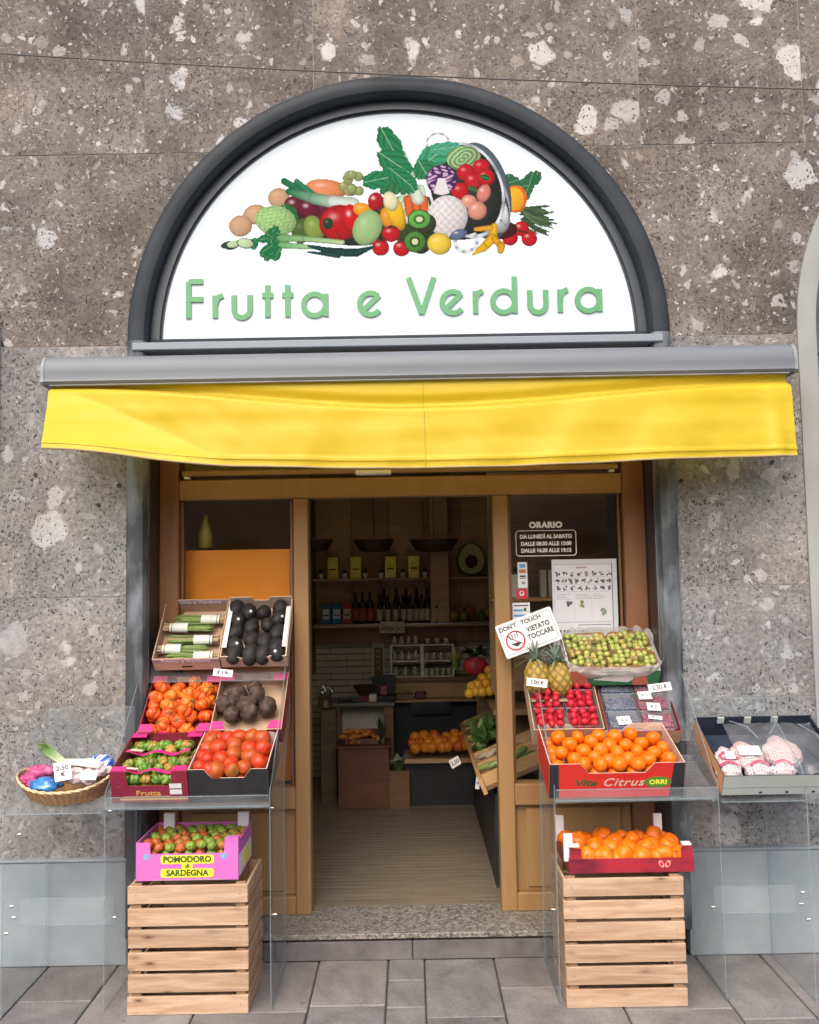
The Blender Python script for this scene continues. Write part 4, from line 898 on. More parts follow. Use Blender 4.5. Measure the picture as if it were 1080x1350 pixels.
# things behind the side windows
o_=thing('orange_board','bright orange display board standing behind the left shop window','board',(-.83,.34,.665)); MB().box(-.27,0,0,.262,.02,1.075,bev=.003).build('board_panel',M('orange_lacquer',(.95,.30,.006),.4,(.98,.33,.008),3),o_); MB().box(.2625,-.002,0,.275,.022,1.078).build('board_edge',m_screw,o_)
MB().box(-.27,.0205,0,.262,.25,.02).build('board_foot',m_woodd,o_)
t=thing('yellow_bottle','yellow topped bottle silhouette standing on the orange board','bottle',(-.985,.42,1.742)); MB().lathe([(.032,0),(.034,.07),(.012,.15),(.010,.175)],14).build('bottle_body',M('yellow_plastic',(.50,.42,.07),.3),t,smooth=True); MB().lathe([(.035,.0),(.035,.012)],14).build('bottle_base',m_black,t)
MB().box(-.06,.01,-.012,.40,.1,-.002).build('bottle_shelf',m_woodd,t)
wsl=thing('window_shelf','brown shelf with cartons seen through the right shop window','shelf',(.72,.75,1.48)); MB().box(-.30,0,-.02,.35,.2,0,bev=.003).build('shelf_board',m_woodm,wsl); MB().box(-.30,.2001,-.5,.35,.22,.85).build('shelf_back',m_woodd,wsl)
for i,(x,wd,mt,l) in enumerate(((-.16,.10,m_pot,'cream carton with dark leaves on the shelf behind the right window'),(-.03,.03,m_lab,'thin cream carton next to the leafy one'),(.01,.03,m_lab,'second thin carton on the window shelf'),(.05,.03,m_rd,'thin red carton at the end of the window shelf row'))): carton('shelf_carton',.72+x,.77,1.481,wd,.08,.12 if i==0 else .14,mt,l)
leafy('window_plant','small dark plant in the cream carton behind the right window','plant',(.56,.80,1.60),14,.06,.01,m_leafd,.9)
t=thing('cream_lamp','small cream cup light on the shelf high behind the window','cup',(.90,.74,1.481)); MB().lathe([(.02,0),(.03,.06),(.027,.06)],14).build('cup_body',m_pot,t)
# poster, stickers and opening hours on the right pane
def posterpaint():
    Pt=Paint(0,0,180,225,1.); Pt.rect(0,0,180,225,(196,198,204)); Pt.rect(8,16,164,212,(205,207,214))
    Pt.rect(8,13,166,14,(150,150,158)); Pt.rect(166,13,168,214,(60,62,68))
    for k in range(12): Pt.rect(68+k*2.4,20,69.4+k*2.4,26-(k%3),(140,70,90))
    r=random.Random(4)
    for row,n in ((38,8),(57,9),(76,8)):
        for k in range(n):
            x=16+k*(142/(n-1)); 
            for j in range(7): Pt.ell(x+r.uniform(-5,5),row+r.uniform(-5,5),r.uniform(1,4.5),r.uniform(1,3),(r.randint(50,130),r.randint(60,130),r.randint(60,120)),r.uniform(0,180),spec=0)
        Pt.rect(12,row+9,160,row+10,(160,160,168))
    for x0 in (12,64,112):
        for j in range(4): Pt.rect(x0,92+j*4,x0+36+r.uniform(-14,8),93+j*4,(135,135,142))
    for x0 in (60,108): Pt.rect(x0,96,x0+.9,160,(170,170,178))
    for cx,cy,c in ((46,115,(80,90,100)),(80,117,(130,140,80)),(140,138,(130,150,110))):
        for j in range(10): Pt.ell(cx+r.uniform(-6,6),cy+r.uniform(-8,8),4,3,c,r.uniform(0,180),spec=0)
    Pt.rect(10,165,160,166,(110,110,118)); Pt.rect(70,172,160,173.5,(90,90,98))
    for j in range(7):
        Pt.rect(90,180+j*4,158-r.uniform(0,10),180.8+j*4,(150,150,158))
        Pt.ell(20+j*10,188,3,3.5,(80,95,105),r.uniform(0,90),spec=0); Pt.ell(20+j*10,201,3,3.5,(80,95,105),r.uniform(0,90),spec=0)
    return Pt
Yg=.244
a=at(727,735,Yg); b=at(816,838,Yg); wP=b.x-a.x; hP=a.z-b.z+.03
po=thing('poster','large white poster of vegetable drawings taped inside the right shop window','poster',((a.x+b.x)/2,.2435,a.z-.01))
MB().box(-wP/2,-.0,-hP,wP/2,.0012,0).build('paper_sheet',m_paper,po)
sheet(posterpaint(),'printed_drawings',m_flat,po,lambda x,y:np.stack([-wP/2+x/180*wP,np.full_like(x,-.0006),-y/225*hP],1))
hr=thing('opening_hours','white opening hours lettering in a rounded frame on the right pane','window lettering',(at(720,716,Yg).x,.2425,at(720,716,Yg).z))
m_wl=M('white_vinyl',(.75,.72,.68),.5)
text('heading','ORARIO',.037,m_wl,hr,(0,0,.083),off=.0022,sp=1.08,sx=1.04)
for k,(l,z) in enumerate((('DA LUNEDÌ AL SABATO',.030),('DALLE 08:30 ALLE 13:00',-.003),('DALLE 16:30 ALLE 19:15',-.034))): text('lettering',l,.0245,m_wl,hr,(0,0,z),off=.0011,sx=.92)
w2,h2,rr_=.138,.058,.014; pth=[]
for cx,cz,a0 in ((w2-rr_,h2-rr_,0),(-w2+rr_,h2-rr_,90),(-w2+rr_,-h2+rr_,180),(w2-rr_,-h2+rr_,270)):
    for k in range(7): pth.append((cx+rr_*math.cos(R(a0+k*15)),0,cz+rr_*math.sin(R(a0+k*15))))
MB().tube(pth,.0022,6,close=True,flat=.3).build('rounded_border',m_wl,hr)
def sticker(name,px,py,w,h,label,mt,extra):
    p=at(px,py,Yg); t=thing(name,label,'sticker',(p.x,.2425,p.z)); MB().box(-w/2,0,-h/2,w/2,.001,h/2).build('sticker_sheet',mt,t)
    for (x0,z0,x1,z1,m2) in extra: MB().box(x0*w,-.0008,z0*h,x1*w,-.0001,z1*h).build('printed_mark',m2,t)
    return t
sticker('card_sticker',689,758,.044,.118,'white strip of payment card logos on the right pane',m_paper,[(-.3,.28,.3,.42,m_blueink),(-.36,.08,.36,.22,M('amber_ink',(.5,.14,.02),.5)),(-.3,-.08,.3,-.02,m_ink),(-.3,-.14,.3,-.11,m_ink),(-.1,-.36,.25,-.26,M('grey_green_ink',(.2,.32,.26),.5))])
t=sticker('red_sticker',688,783,.048,.045,'square red sticker with white emblem below the card strip',m_redink,[]); MB().tube([(.009*math.cos(a),-.0012,.003+.009*math.sin(a)) for a in [2*PI*k/12 for k in range(12)]],.0035,5,close=True,flat=.3).build('emblem',m_paper,t)
sticker('notice_sticker',687,806,.082,.08,'pale notice with blue bars partly behind the warning sign',m_paper,[(-.42,.0,.1,.12,m_blueink),(-.42,-.3,.3,-.18,m_blueink),(-.4,.3,.4,.36,m_ink),(.15,.0,.3,.2,m_cal)])


# ------------------------------------------------------------------ acrylic stands
def zy(px,py,Y): p=at(px,py,Y); return p
slope=[(-.42,.762),(-.118,.900),(-.118,.912),(.05,1.10),(.13,1.19)]
def sheet_side(st,x,pts,name='side_sheet'):
    c=[(p[0]-st.location.y,p[1]) for p in pts]
    MB().prism(c[::-1],x-st.location.x-.0025,x-st.location.x+.0025,axis='x').build(name,m_acryl,st)
    ed=MB(); n=len(c)
    for i in range(n):
        a=Vector((x-st.location.x,c[i][0],c[i][1])); b=Vector((x-st.location.x,c[(i+1)%n][0],c[(i+1)%n][1])); ed.tube([a,b],.0024,4)
    ed.build('polished_edge',m_edge,st)
def flat_sheet(st,x0,x1,p0,p1,name):
    (ya,za),(yb,zb)=p0,p1; L=math.hypot(yb-ya,zb-za); an=math.atan2(zb-za,yb-ya)
    Mx=Matrix.Translation((0,ya-st.location.y,za))@Matrix.Rotation(an,4,'X')
    o=MB().box(x0-st.location.x,0,-.005,x1-st.location.x,L,0,M=Mx).build(name,m_acryl,st)
    for y in (0,L): MB().tube([Mx@Vector((x0-st.location.x,y,-.0025)),Mx@Vector((x1-st.location.x,y,-.0025))],.0026,4).build('polished_edge',m_edge,st)
SIDE=[(-.42,.001),(-.42,.80),(-.36,.84),(-.02,1.17),(.06,1.27),(.15,1.27),(.15,1.00),(-.035,.80),(-.035,.001)]
def stand(x0,x1,label):
    st=thing('acrylic_stand',label,'display stand',((x0+x1)/2,-.22,0))
    sheet_side(st,x0,SIDE); sheet_side(st,x1,SIDE)
    flat_sheet(st,x0+.003,x1-.003,(-.425,.742),(-.115,.843),'lower_shelf'); flat_sheet(st,x0+.003,x1-.003,(-.11,.905),(.08,1.076),'middle_shelf'); flat_sheet(st,x0+.003,x1-.003,(.03,1.165),(.13,1.28),'upper_shelf')
    flat_sheet(st,x0+.003,x1-.003,(-.430,.745),(-.430,.785),'front_lip')
    for x in (x0,x1):
        for y,z in ((-.36,.72),(-.30,.30)):
            MB().lathe([(.005,-.005),(.005,.005)],10,M=Matrix.Rotation(PI/2,4,'Y')).build('screw_cap',m_screw,st,loc=(x-st.location.x,y-st.location.y,z))
    return st
stand(-1.172,-.548,'clear acrylic stepped stand holding tomatoes and avocados left of the door')
stand(.530,1.150,'clear acrylic stepped stand holding mandarins and berries right of the door')
def stand2(x0,x1,label,wide):
    st=thing('acrylic_side_stand',label,'display stand',((x0+x1)/2,-.2,0))
    SD=[(-.44,.001),(-.44,.80),(-.40,.86),(-.05,1.07),(-.035,1.07),(-.035,.001)]
    sheet_side(st,x0 if wide<0 else x1,SD)
    flat_sheet(st,x0,x1,(-.44,.735),(-.04,.80),'shelf'); flat_sheet(st,x0,x1,(-.045,.80),(-.045,1.07),'back_sheet'); flat_sheet(st,x0,x1,(-.30,.275),(-.30,.375),'cross_brace')
    xs_=x0 if wide<0 else x1
    for y,z in ((-.36,.37),(-.34,.32),(-.40,.285),(-.30,.62)): MB().lathe([(.006,-.006),(.006,.006)],10,M=Matrix.Rotation(PI/2,4,'Y')).build('screw_cap',m_screw,st,loc=(xs_-st.location.x,y-st.location.y,z))
stand2(-1.545,-1.178,'clear acrylic side stand carrying the wicker basket at the far left',-1)
stand2(1.157,1.475,'clear acrylic side stand carrying the grey crate of net bags at the far right',1)

# ------------------------------------------------------------------ wooden crates
def wood_crate(x,y,z,label):
    w,d,h=.448,.31,.235; c=thing('wooden_crate',label,'crate',(x,y,z),(0,0,0),'slatted pine crates')
    for k in range(3):
        z0=.001+k*.0795; z1=z0+.0655
        for yy,nm in ((0,'front_slat'),(d-.012,'back_slat')):
            MB().box(-w/2,-.006,-.0325,w/2,.006,.0325,bev=.0015).build('slat',m_pine,c,loc=(rng.uniform(-.0015,.0015),yy+.006,(z0+z1)/2+rng.uniform(-.0012,.0012)))
        for xx in (-w/2+.006,w/2-.006):
            MB().box(-.0055,-.142,-.0325,.0055,.142,.0325,bev=.0015).build('slat',m_pine2,c,loc=(xx,d/2,(z0+z1)/2+rng.uniform(-.001,.001)))
    for xx in (-w/2+.012,w/2-.047):
        for yy in (.0125,d-.0125-.02): MB().box(xx,yy,.002,xx+.035,yy+.02,h-.006).build('corner_post',m_pinedark,c)
    for k in range(4): MB().box(-w/2+.013,.035+k*.062,.003,w/2-.013,.035+k*.062+.05,.012).build('bottom_slat',m_pine,c)
    for xx in (-w/2+.03,w/2-.03):
        for k in range(3): MB().lathe([(.003,0),(.003,.001)],6,M=Matrix.Rotation(PI/2,4,'X')).build('nail',m_pinedark,c,loc=(xx,-.0002,.035+k*.0795))
    return c
m_pine2=MWOOD('pine_side_slat',(.31,.18,.105),(.47,.33,.22),False,rnd=.12,axis='y')
rng.seed(21)
wood_crate(-.850,-.45,0,'lower slatted pine crate on the pavement under the pink tomato box')
wood_crate(-.851,-.449,.2385,'upper slatted pine crate directly under the pink tomato box')
wood_crate(.774,-.45,0,'lower slatted pine crate on the pavement under the dark red persimmon box')
wood_crate(.773,-.449,.2385,'upper slatted pine crate directly under the dark red persimmon box')

# ------------------------------------------------------------------ produce boxes
TH=.004
def pbox(name,label,o,th,w,d,h,outer,inner,notch=None,hb=None,hs=None,sidem=None,back=None,tabs=None,cat='produce box',rz=0,backnotch=None,liner=False):
    Mx=Matrix.Translation(o)@Matrix.Rotation(rz,4,'Z')@Matrix.Rotation(R(th),4,'X'); t=thing(name,label,cat,mat=Mx); hb=hb or h; hs=hs or h
    def out(w,h,nt):
        if not nt: return [(0,0),(w,0),(w,h),(0,h)]
        a,dp,s=nt; return [(0,0),(w,0),(w,h),(w-a,h),(w-a-s,h-dp),(a+s,h-dp),(a,h),(0,h)]
    def panel(nm,w,h,nt,mo,mi,loc,rot=(0,0,0)):
        mb=MB(); mb.prism(out(w,h,nt),0,TH,1); mb.m[0]=0
        return mb.build(nm,[mo,mi],t,loc=loc,rot=rot)
    panel('front_panel',w,h,notch,outer,inner,(0,0,0))
    mb=MB(); mb.prism(out(w,hb,backnotch),0,TH,1); mb.m[1]=0; mb.build('back_panel',[back or inner,inner],t,loc=(0,d-TH,0))
    sm=sidem or outer
    mb=MB(); mb.prism([(0,0),(d-2*TH-.001,0),(d-2*TH-.001,hs),(0,hs)],0,TH,1); mb.m[0]=0; mb.build('side_panel',[sm,inner],t,loc=(0,d-TH-.0005,0),rot=(0,0,-PI/2))
    mb=MB(); mb.prism([(0,0),(d-2*TH-.001,0),(d-2*TH-.001,hs),(0,hs)],0,TH,1); mb.m[0]=0; mb.build('side_panel',[sm,inner],t,loc=(w,TH+.0005,0),rot=(0,0,PI/2))
    MB().box(TH+.0005,TH+.0005,.002,w-TH-.0005,d-TH-.0005,.006).build('base_panel',inner,t)
    if tabs:
        mt,tw,td=tabs
        for x0 in (TH+.001,w-tw-TH-.001):
            for y0 in (TH+.001,d-td-TH-.001):
                MB().prism([(0,0),(tw,0),(tw*.8 if x0<.1 else tw,td) if y0<.1 else (tw,td),(0 if x0<.1 else tw*.2,td) if y0<.1 else (0,td)],-.0012,.0012,axis='z').build('corner_tab',mt,t,loc=(x0,y0,h+.0012))
    global LAST; LAST=(w,d); return t,Mx
def onp(Mx,h,r=.028):
    w,d=LAST
    def f(px,py):
        q=on(px,py,Mx,h); q.x=min(max(q.x,r+.004),w-r-.004); q.y=min(max(q.y,r+.006),d-r*.9); return Mx@q,None
    return f
rng.seed(31)
PR_=Vector
# meshes
mand=[fmesh('mandarin_skin',.0295,((.72,.125,.003),(.80,.175,.005)),dip=.05,flat=(1,1,.90),lump=.05,seed=i,nu=22,nv=14) for i in range(6)]
toms=[fmesh('tomato_skin',.034,c,flat=(1.05,.95,.98),lump=.06,dip=.05,seed=i,nu=20,nv=14) for i,c in enumerate((((.40,.016,.008),(.50,.04,.01)),((.38,.025,.01),(.44,.06,.015),(.30,.12,.02)),((.40,.04,.012),(.38,.10,.02)),((.44,.02,.008),(.50,.07,.015))))]
heir=[fmesh('ribbed_tomato_skin',.034,c,ribs=7,ra=.10,flat=(1,1,.82),dip=.16,stripe=((.66,.34,.04),.45),lump=.05,seed=i,nu=42,nv=14) for i,c in enumerate((((.58,.05,.008),(.64,.11,.012)),((.54,.03,.008),(.60,.08,.012)),((.62,.10,.014),(.62,.17,.02))))]
grn=[fmesh('green_tomato_skin',.0235,c,ribs=6,ra=.09,flat=(1,1,.86),dip=.14,stripe=((.02,.07,.01),.75),lump=.05,seed=i,nu=36,nv=12) for i,c in enumerate((((.14,.26,.03),(.22,.34,.06)),((.08,.22,.03),(.17,.30,.05)),((.34,.28,.05),(.24,.30,.06)),((.46,.22,.05),(.34,.26,.05)),((.10,.16,.03),(.26,.20,.05))))]
avoc=[fmesh('avocado_skin',.0395,((.018,.017,.018),(.035,.032,.032)),flat=(.86,.86,1.22),egg=-.12,lump=.05,seed=i,mat=m_vegm,nu=20,nv=14) for i in range(3)]
beet=[fmesh('beet_skin',.040,((.055,.034,.025),(.12,.078,.056)),flat=(1,1,.9),lump=.16,seed=i,mat=m_vegm,nu=24,nv=16) for i in range(3)]
smallt=[fmesh('small_tomato_skin',.0195,c,ribs=6,ra=.06,dip=.1,flat=(1,1,.88),stripe=((.03,.07,.01),.4),lump=.05,seed=i,nu=24,nv=10) for i,c in enumerate((((.16,.26,.03),(.28,.34,.06)),((.45,.06,.02),(.40,.14,.03)),((.10,.20,.02),(.20,.28,.05)),((.30,.20,.04),(.42,.12,.03))))]
pers=[fmesh('persimmon_skin',.036,((.78,.14,.004),(.84,.21,.010)),flat=(1.08,1.02,.86),lump=.08,seed=i,nu=22,nv=14) for i in range(5)]
s5=star(.013,6,1.,.0); s6=star(.010,6,1.,.0); s4=star(.016,4,1.,.0); s_m=star(.0045,5,1.,.0)
up=lambda a=35:(lambda ri,k:(R(a)+rng.uniform(-.5,.5),rng.uniform(-.5,.5),rng.uniform(0,6.28)))
def pile(name,label,cat,meshes,mats):
    vs=[];fs=[];cs=[];b=0
    for k,m in enumerate(mats):
        me=meshes[k%len(meshes)]; mm=m@Matrix.Rotation(k*2.1,4,'X')@Matrix.Rotation(k*1.3,4,'Z')
        vs+=[tuple(mm@v.co) for v in me.vertices]; fs+=[tuple(i+b for i in p.vertices) for p in me.polygons]; b+=len(me.vertices)
        cs+=[tuple(d.color) for d in me.color_attributes['Col'].data]
    me=bpy.data.meshes.new(name); me.from_pydata(vs,[],fs); me.materials.append(meshes[0].materials[0]); me.polygons.foreach_set('use_smooth',[True]*len(fs))
    a=me.color_attributes.new('Col','FLOAT_COLOR','POINT'); a.data.foreach_set('color',[x for c in cs for x in c]); return tag(link(name,me),label,cat,kind='stuff')
# row 1 left: wine box of green tomatoes
t,Mx=pbox('tomato_tray_box','wine red box with magenta dividers full of green ribbed tomatoes, bottom left',(-1.150,-.40,.758),18,.292,.31,.130,m_wine,m_wine,(.060,.060,.004),tabs=(m_magenta,.058,.035))
text('lettering','Frutta',.030,m_goldink,t,(.14,-.0006,.040),off=.0004,sx=1.3); MB().box(.03,-.0012,.012,.288,-.0002,.019).build('gold_band',m_goldink,t); MB().box(.045,-.0012,.026,.22,-.0002,.0275).build('thin_gold_line',m_goldink,t)
for z0 in (.035,.060): MB().box(.222,-.0014,z0,.268,-.0002,z0+.019).build('paper_label',m_paper,t)
text('emblem','☺',.026,m_magenta,t,(.032,-.0006,.075)) if 0 else MB().tube([(.032+.012*math.cos(a),-.001,.078+.010*math.sin(a)) for a in [2*PI*k/16 for k in range(17)]],.0009,4).build('round_emblem',m_magenta,t)
def zz(cx,cy): return (140+cx/4.154,780+cy/4.154)
gm=[[zz(*q) for q in ((170,772),(285,768),(350,776),(470,792))],[zz(*q) for q in ((145,838),(205,838),(262,836),(345,836),(408,838),(464,838),(285,866),(152,874),(355,870),(436,874))],[zz(*q) for q in ((122,944),(190,940),(250,940),(320,936),(376,940),(430,932),(214,972),(284,974),(110,968),(350,968))],[zz(*q) for q in ((150,1048),(205,1058),(272,1048),(330,1058),(155,1020),(330,1028))]]
pile('green_tomato_filling','lower layer of green ribbed tomatoes in the wine red box','tomatoes',grn,[Mx@Matrix.Translation((.035+.045*(k%6),.035+.048*(k//6),.045)) for k in range(36)])
fruits('green_tomato','tomato','small ribbed green tomato','wine red box',gm,grn,onp(Mx,.082,.024),s6,orient=up(),stemoff=.016,group='green ribbed tomatoes in the wine red box')
for i,(y0,l) in enumerate((( 985-0,'front'),(885,'middle'),(785,'back'))):
    a=on(*zz(85 if i==0 else 110 if i==1 else 135,y0+5),Mx,.116); b=on(*zz(440 if i==0 else 468 if i==1 else 500,y0-10),Mx,.105)
    def wv_(u,v,a=a,b=b):
        k=abs(math.cos(u*2*PI)); x=a.x+(b.x-a.x)*u; x=min(max(x,.007),.284); return (x,a.y-.006+.026*v+.005*math.sin(u*9),.128-.020*(1-k**1.5)-.003*v)
    mb=MB(); mb.grid(40,3,wv_); mb.build('tray_divider',m_magenta,t,smooth=True)
    mb=MB(); mb.grid(10,1,lambda u,v,a=a,b=b:(max(.01,a.x+(b.x-a.x)*(.06+.2*u)),a.y+.002+.014*v,.1292-.004*u)); mb.build('divider_label',m_cardpink,t)
# row 1 right: dark box of tomatoes
t,Mx=pbox('tomato_box','black and grey box full of red tomatoes in the bottom row beside the magenta one',(-.855,-.40,.758),18,.30,.31,.135,m_black,m_cardpink,(.060,.036,.028),tabs=None,back=m_black,hb=.137)
for x0 in (.010,.236): MB().prism([(0,0),(.05,0),(.05,.05),(0,.065)],0,.0015,axis='y').build('inner_flap',M('white_flap',(.50,.47,.50),.7),t,loc=(x0,.303,.075))
MB().box(.075,.301,.085,.19,.3025,.118).build('inner_label',m_cardpink,t)
tm=[[zz(588,752),zz(748,745),zz(862,748)],[zz(622,800)+(.85,),zz(805,790),zz(556,820),zz(668,806),zz(730,805),zz(858,806)],[zz(535,864),zz(616,860),zz(702,842),zz(788,868)+(1.15,),zz(858,862)],[zz(505,912),zz(555,922),zz(628,918),zz(700,897),zz(790,905)+(1.1,),zz(836,935)],[zz(500,962)+(.85,),zz(600,990)+(1.1,),zz(685,958),zz(757,963)+(.9,),zz(563,996)+(.9,),zz(682,1000)]]
fruits('red_tomato','tomato','red tomato','the black tomato box',tm,toms,onp(Mx,.112),s5,orient='rand',stemoff=.031,group='red tomatoes in the black box')
pile('tomato_filling','lower layer of red tomatoes filling the black tomato box','tomatoes',toms,[Mx@Matrix.Translation((.04+.073*(k%4),.045+.072*(k//4),.062)) for k in range(16)])
# row 2 left: heirloom tomatoes
t,Mx=pbox('ribbed_tomato_box','magenta cornered box of orange ribbed tomatoes in the middle row on the left',(-1.132,-.108,.918),41,.300,.315,.080,m_wine,m_wine,(.056,.030,.004),tabs=(m_magenta,.058,.04))
for x0 in (.012,.236): MB().box(x0+.01,-.0014,.056,x0+.035,-.0002,.064).build('handle_slot',m_black,t)
MB().box(.10,.3085,.040,.20,.3100,.076).build('inner_label',m_cardpink,t)
hm=[[zz(310,520),zz(395,530),zz(490,500),zz(555,535)],[zz(280,580),zz(365,570),zz(450,568),zz(525,575)],[zz(265,635),zz(345,625),zz(450,612),zz(535,615)],[zz(262,672),zz(345,680),zz(430,655)],[zz(310,728),zz(396,712)]]
pile('ribbed_tomato_filling','lower layer of orange ribbed tomatoes in the magenta cornered box','tomatoes',heir,[Mx@Matrix.Translation((.042+.072*(k%4),.045+.075*(k//4),.036)) for k in range(16)])
fruits('ribbed_tomato','tomato','orange ribbed tomato','the middle row magenta cornered box',hm,heir,onp(Mx,.062),s4,orient=up(45),stemoff=.026,group='orange ribbed tomatoes')
# row 2 right: beets
t,Mx=pbox('beet_box','wine coloured box of brown beetroots in the middle row behind the red tomatoes',(-.835,-.108,.925),41,.295,.315,.080,m_wine,m_card,(.060,.030,.004),tabs=(m_magenta,.056,.04))
MB().box(.09,.3085,.040,.20,.3100,.076).build('inner_label',m_cardpink,t)
bm=[[zz(812,522)+(.8,)],[zz(718,565)+(1.15,),zz(825,567)+(1.05,)],[zz(642,618),zz(690,608)+(.9,),zz(770,620)+(1.1,),zz(885,630)+(1.1,)],[zz(688,672)+(.9,),zz(785,660)]]
fruits('beetroot','beetroot','dark earthy beetroot','the middle row wine coloured box',bm,beet,onp(Mx,.058),None,group='brown beetroots')
# row 3 left: asparagus
t,Mx=pbox('asparagus_box','lilac edged cardboard box of green asparagus bunches, top row on the left',(-1.112,.030,1.214),47,.285,.33,.075,m_cardpink,m_card,None,hb=.085)
for y0,z0 in ((-.0012,.050),(.3248,.060)):
    MB().box(.002,y0,z0,.283,y0+.001,z0+.022).build('lilac_band',m_lilac,t)
    text('lettering','Frutta e Verdura',.026,m_paper,t,(.142,y0-.0008,z0+.011),off=.0009,sx=1.2)
MB().box(.12,-.0012,.018,.165,-.0002,.028).build('handle_slot',m_black,t)
m_asp=M('asparagus_green',(.09,.17,.035),.5,(.20,.27,.08),60); m_aspe=M('asparagus_cut_end',(.42,.30,.18),.7,(.30,.20,.12),20); m_wrap=M('printed_paper_wrap',(.62,.64,.60),.6,(.50,.55,.50),60)
ab=[((575,150),1),((415,195),-1),((520,262),1),((375,312),-1),((535,352),1)]
for i,((cx,cy),dr) in enumerate(ab):
    c=on(*zz(cx,cy),Mx,.048)
    bt=thing('asparagus_bunch','%s bunch of green asparagus in a white paper wrap'%['topmost','second','third','fourth','lowest'][i],'asparagus',mat=Mx@Matrix.Translation((min(c.x,.20) if dr>0 else max(c.x,.075),c.y,.045))@Matrix.Rotation(rng.uniform(-.05,.05),4,'Z'),group='asparagus bunches')
    for k in range(22):
        a=rng.random()*6.28; r_=.0185*math.sqrt(rng.random()); yy,zz_=r_*math.cos(a),r_*.8*math.sin(a); L=rng.uniform(.125,.155)
        MB().tube([(dr*.055,yy,zz_),(-dr*.02,yy*1.05,zz_),(-dr*(L-.02),yy*1.3,zz_*1.2),(-dr*L,yy*1.35,zz_*1.2)],[.0032,.0034,.0040,.0012],6).build('spear',m_asp,bt,smooth=True)
        MB().tube([(dr*.056,yy,zz_),(dr*.080,yy*1.1,zz_*1.1)],.0046,6).build('cut_end',m_aspe,bt)
    MB().tube([(dr*-.030,0,0),(dr*.000,0,0),(dr*.052,0,0)],[.0245,.0238,.0225],14,flat=.8,cap=False).build('paper_wrap',m_wrap,bt,smooth=True)
    MB().tube([(dr*.040,0,0),(dr*.043,0,0)],.0240,14,flat=.8).build('rubber_band',m_capd,bt)
# row 3 right: avocados
t,Mx=pbox('avocado_box','open cardboard box of black avocados in the top row on the right of the asparagus',(-.823,.030,1.222),47,.285,.33,.072,m_cardpink,m_cardpink,(.07,.020,.03),back=m_black,backnotch=(.10,.022,.01),hb=.085)
for x0 in (.004,.262): MB().box(x0,.05,.0722,x0+.018,.28,.0735).build('white_edge_strip',m_paper,t)
m_stk=M('pale_green_sticker',(.45,.62,.55),.5); m_stw=M('silver_sticker',(.62,.62,.64),.35)
am=[[zz(700,92),zz(782,108),zz(865,112),zz(955,92)],[zz(722,158),zz(800,190),zz(888,180),zz(952,142)],[zz(712,222),zz(800,262),zz(866,268),zz(942,222)],[zz(708,298),zz(792,340),zz(858,368)+(.96,),zz(934,298)],[zz(698,355),zz(930,345)]]
n0=len(bpy.data.objects)
fruits('avocado','avocado','black avocado','the top row cardboard box',am,avoc,onp(Mx,.050),None,orient=lambda a,b:(R(-50)+rng.uniform(-.5,.5),rng.uniform(-.4,.4),rng.uniform(-.5,.5)),group='black avocados')
avs=[o for o in S.collection.objects if o.name.startswith('avocado') and o.get('category')=='avocado']
for k,o in enumerate(avs):
    if k in (1,4,7,12,17):
        d=(EYE-Vector(o.location)).normalized(); s_=MB().lathe([(.0065,0),(.0065,.0015)],12).build('fruit_sticker',m_stk if k%2 else m_stw,o)
        s_.matrix_parent_inverse=Matrix.Identity(4)
        dl=(o.matrix_basis.to_3x3().inverted()@(d+Vector((rng.uniform(-.4,.4),0,rng.uniform(0,.5))))).normalized(); q=Vector((dl.x*.86,dl.y*.86,dl.z*1.22))*.0395
        kf=1-.12*dl.z; s_.location=q*kf*1.01; s_.rotation_euler=dl.to_track_quat('Z','Y').to_euler()
# right: citrus box
t,Mx=pbox('citrus_box','large red and black citrus box full of orange mandarins right of the door',(.512,-.40,.750),18,.512,.31,.140,m_redp,m_cardpink,(.115,.040,.035),sidem=m_redp,back=m_redp,backnotch=(.13,.03,.04),hb=.145)
for x0,pts in ((.0,[(0,0),(.038,0),(.034,.139),(0,.139)]),(0,[(.456,0),(.511,0),(.511,.139),(.470,.139)])): MB().prism(pts,-.0011,-.0002).build('black_corner_print',m_black,t)
text('lettering','Vita',.040,m_dgreen,t,(.135,-.0006,.060),off=.0009,shear=.3,sx=1.35); text('lettering','Citrus',.046,m_cardpink,t,(.278,-.0006,.060),off=.0006,shear=.35,sx=1.2,sp=1.12)
MB().prism([(.412+.052*math.cos(2*PI*k/28),.060+.022*math.sin(2*PI*k/28)) for k in range(28)],-.0012,-.0003).build('green_oval',M('oval_green',(.06,.22,.03),.5),t); text('lettering','ORRI',.026,m_yell,t,(.412,-.0018,.060),off=.001,sx=1.15)
for x0,fx in ((.006,1),(.509,-1)): MB().prism([(0,0),(fx*.085,0),(fx*.085,.03),(fx*.05,.055),(0,.055)][::fx],0,.003,axis='y').build('corner_flap',m_cardpink,t,loc=(x0,.302,.083))
def z7(cx,cy,*a): return (680+cx/4.5,830+cy/4.5)+a
mm_=[[z7(253,640),z7(368,640),z7(492,630),z7(588,635),z7(680,622),z7(815,645)],[z7(320,685),z7(447,668),z7(558,690),z7(653,688),z7(745,675),z7(872,704)],[z7(272,730),z7(403,722),z7(505,718),z7(605,735),z7(720,725),z7(822,730)],[z7(350,770),z7(468,762),z7(555,780),z7(670,770),z7(788,768),z7(908,768)],[z7(408,800),z7(512,825),z7(627,825),z7(738,820),]]
fruits('mandarin','mandarin','orange mandarin','the red citrus box',mm_,mand,onp(Mx,.118),s_m,orient='rand',stemoff=.0255,group='mandarins in the red citrus box')
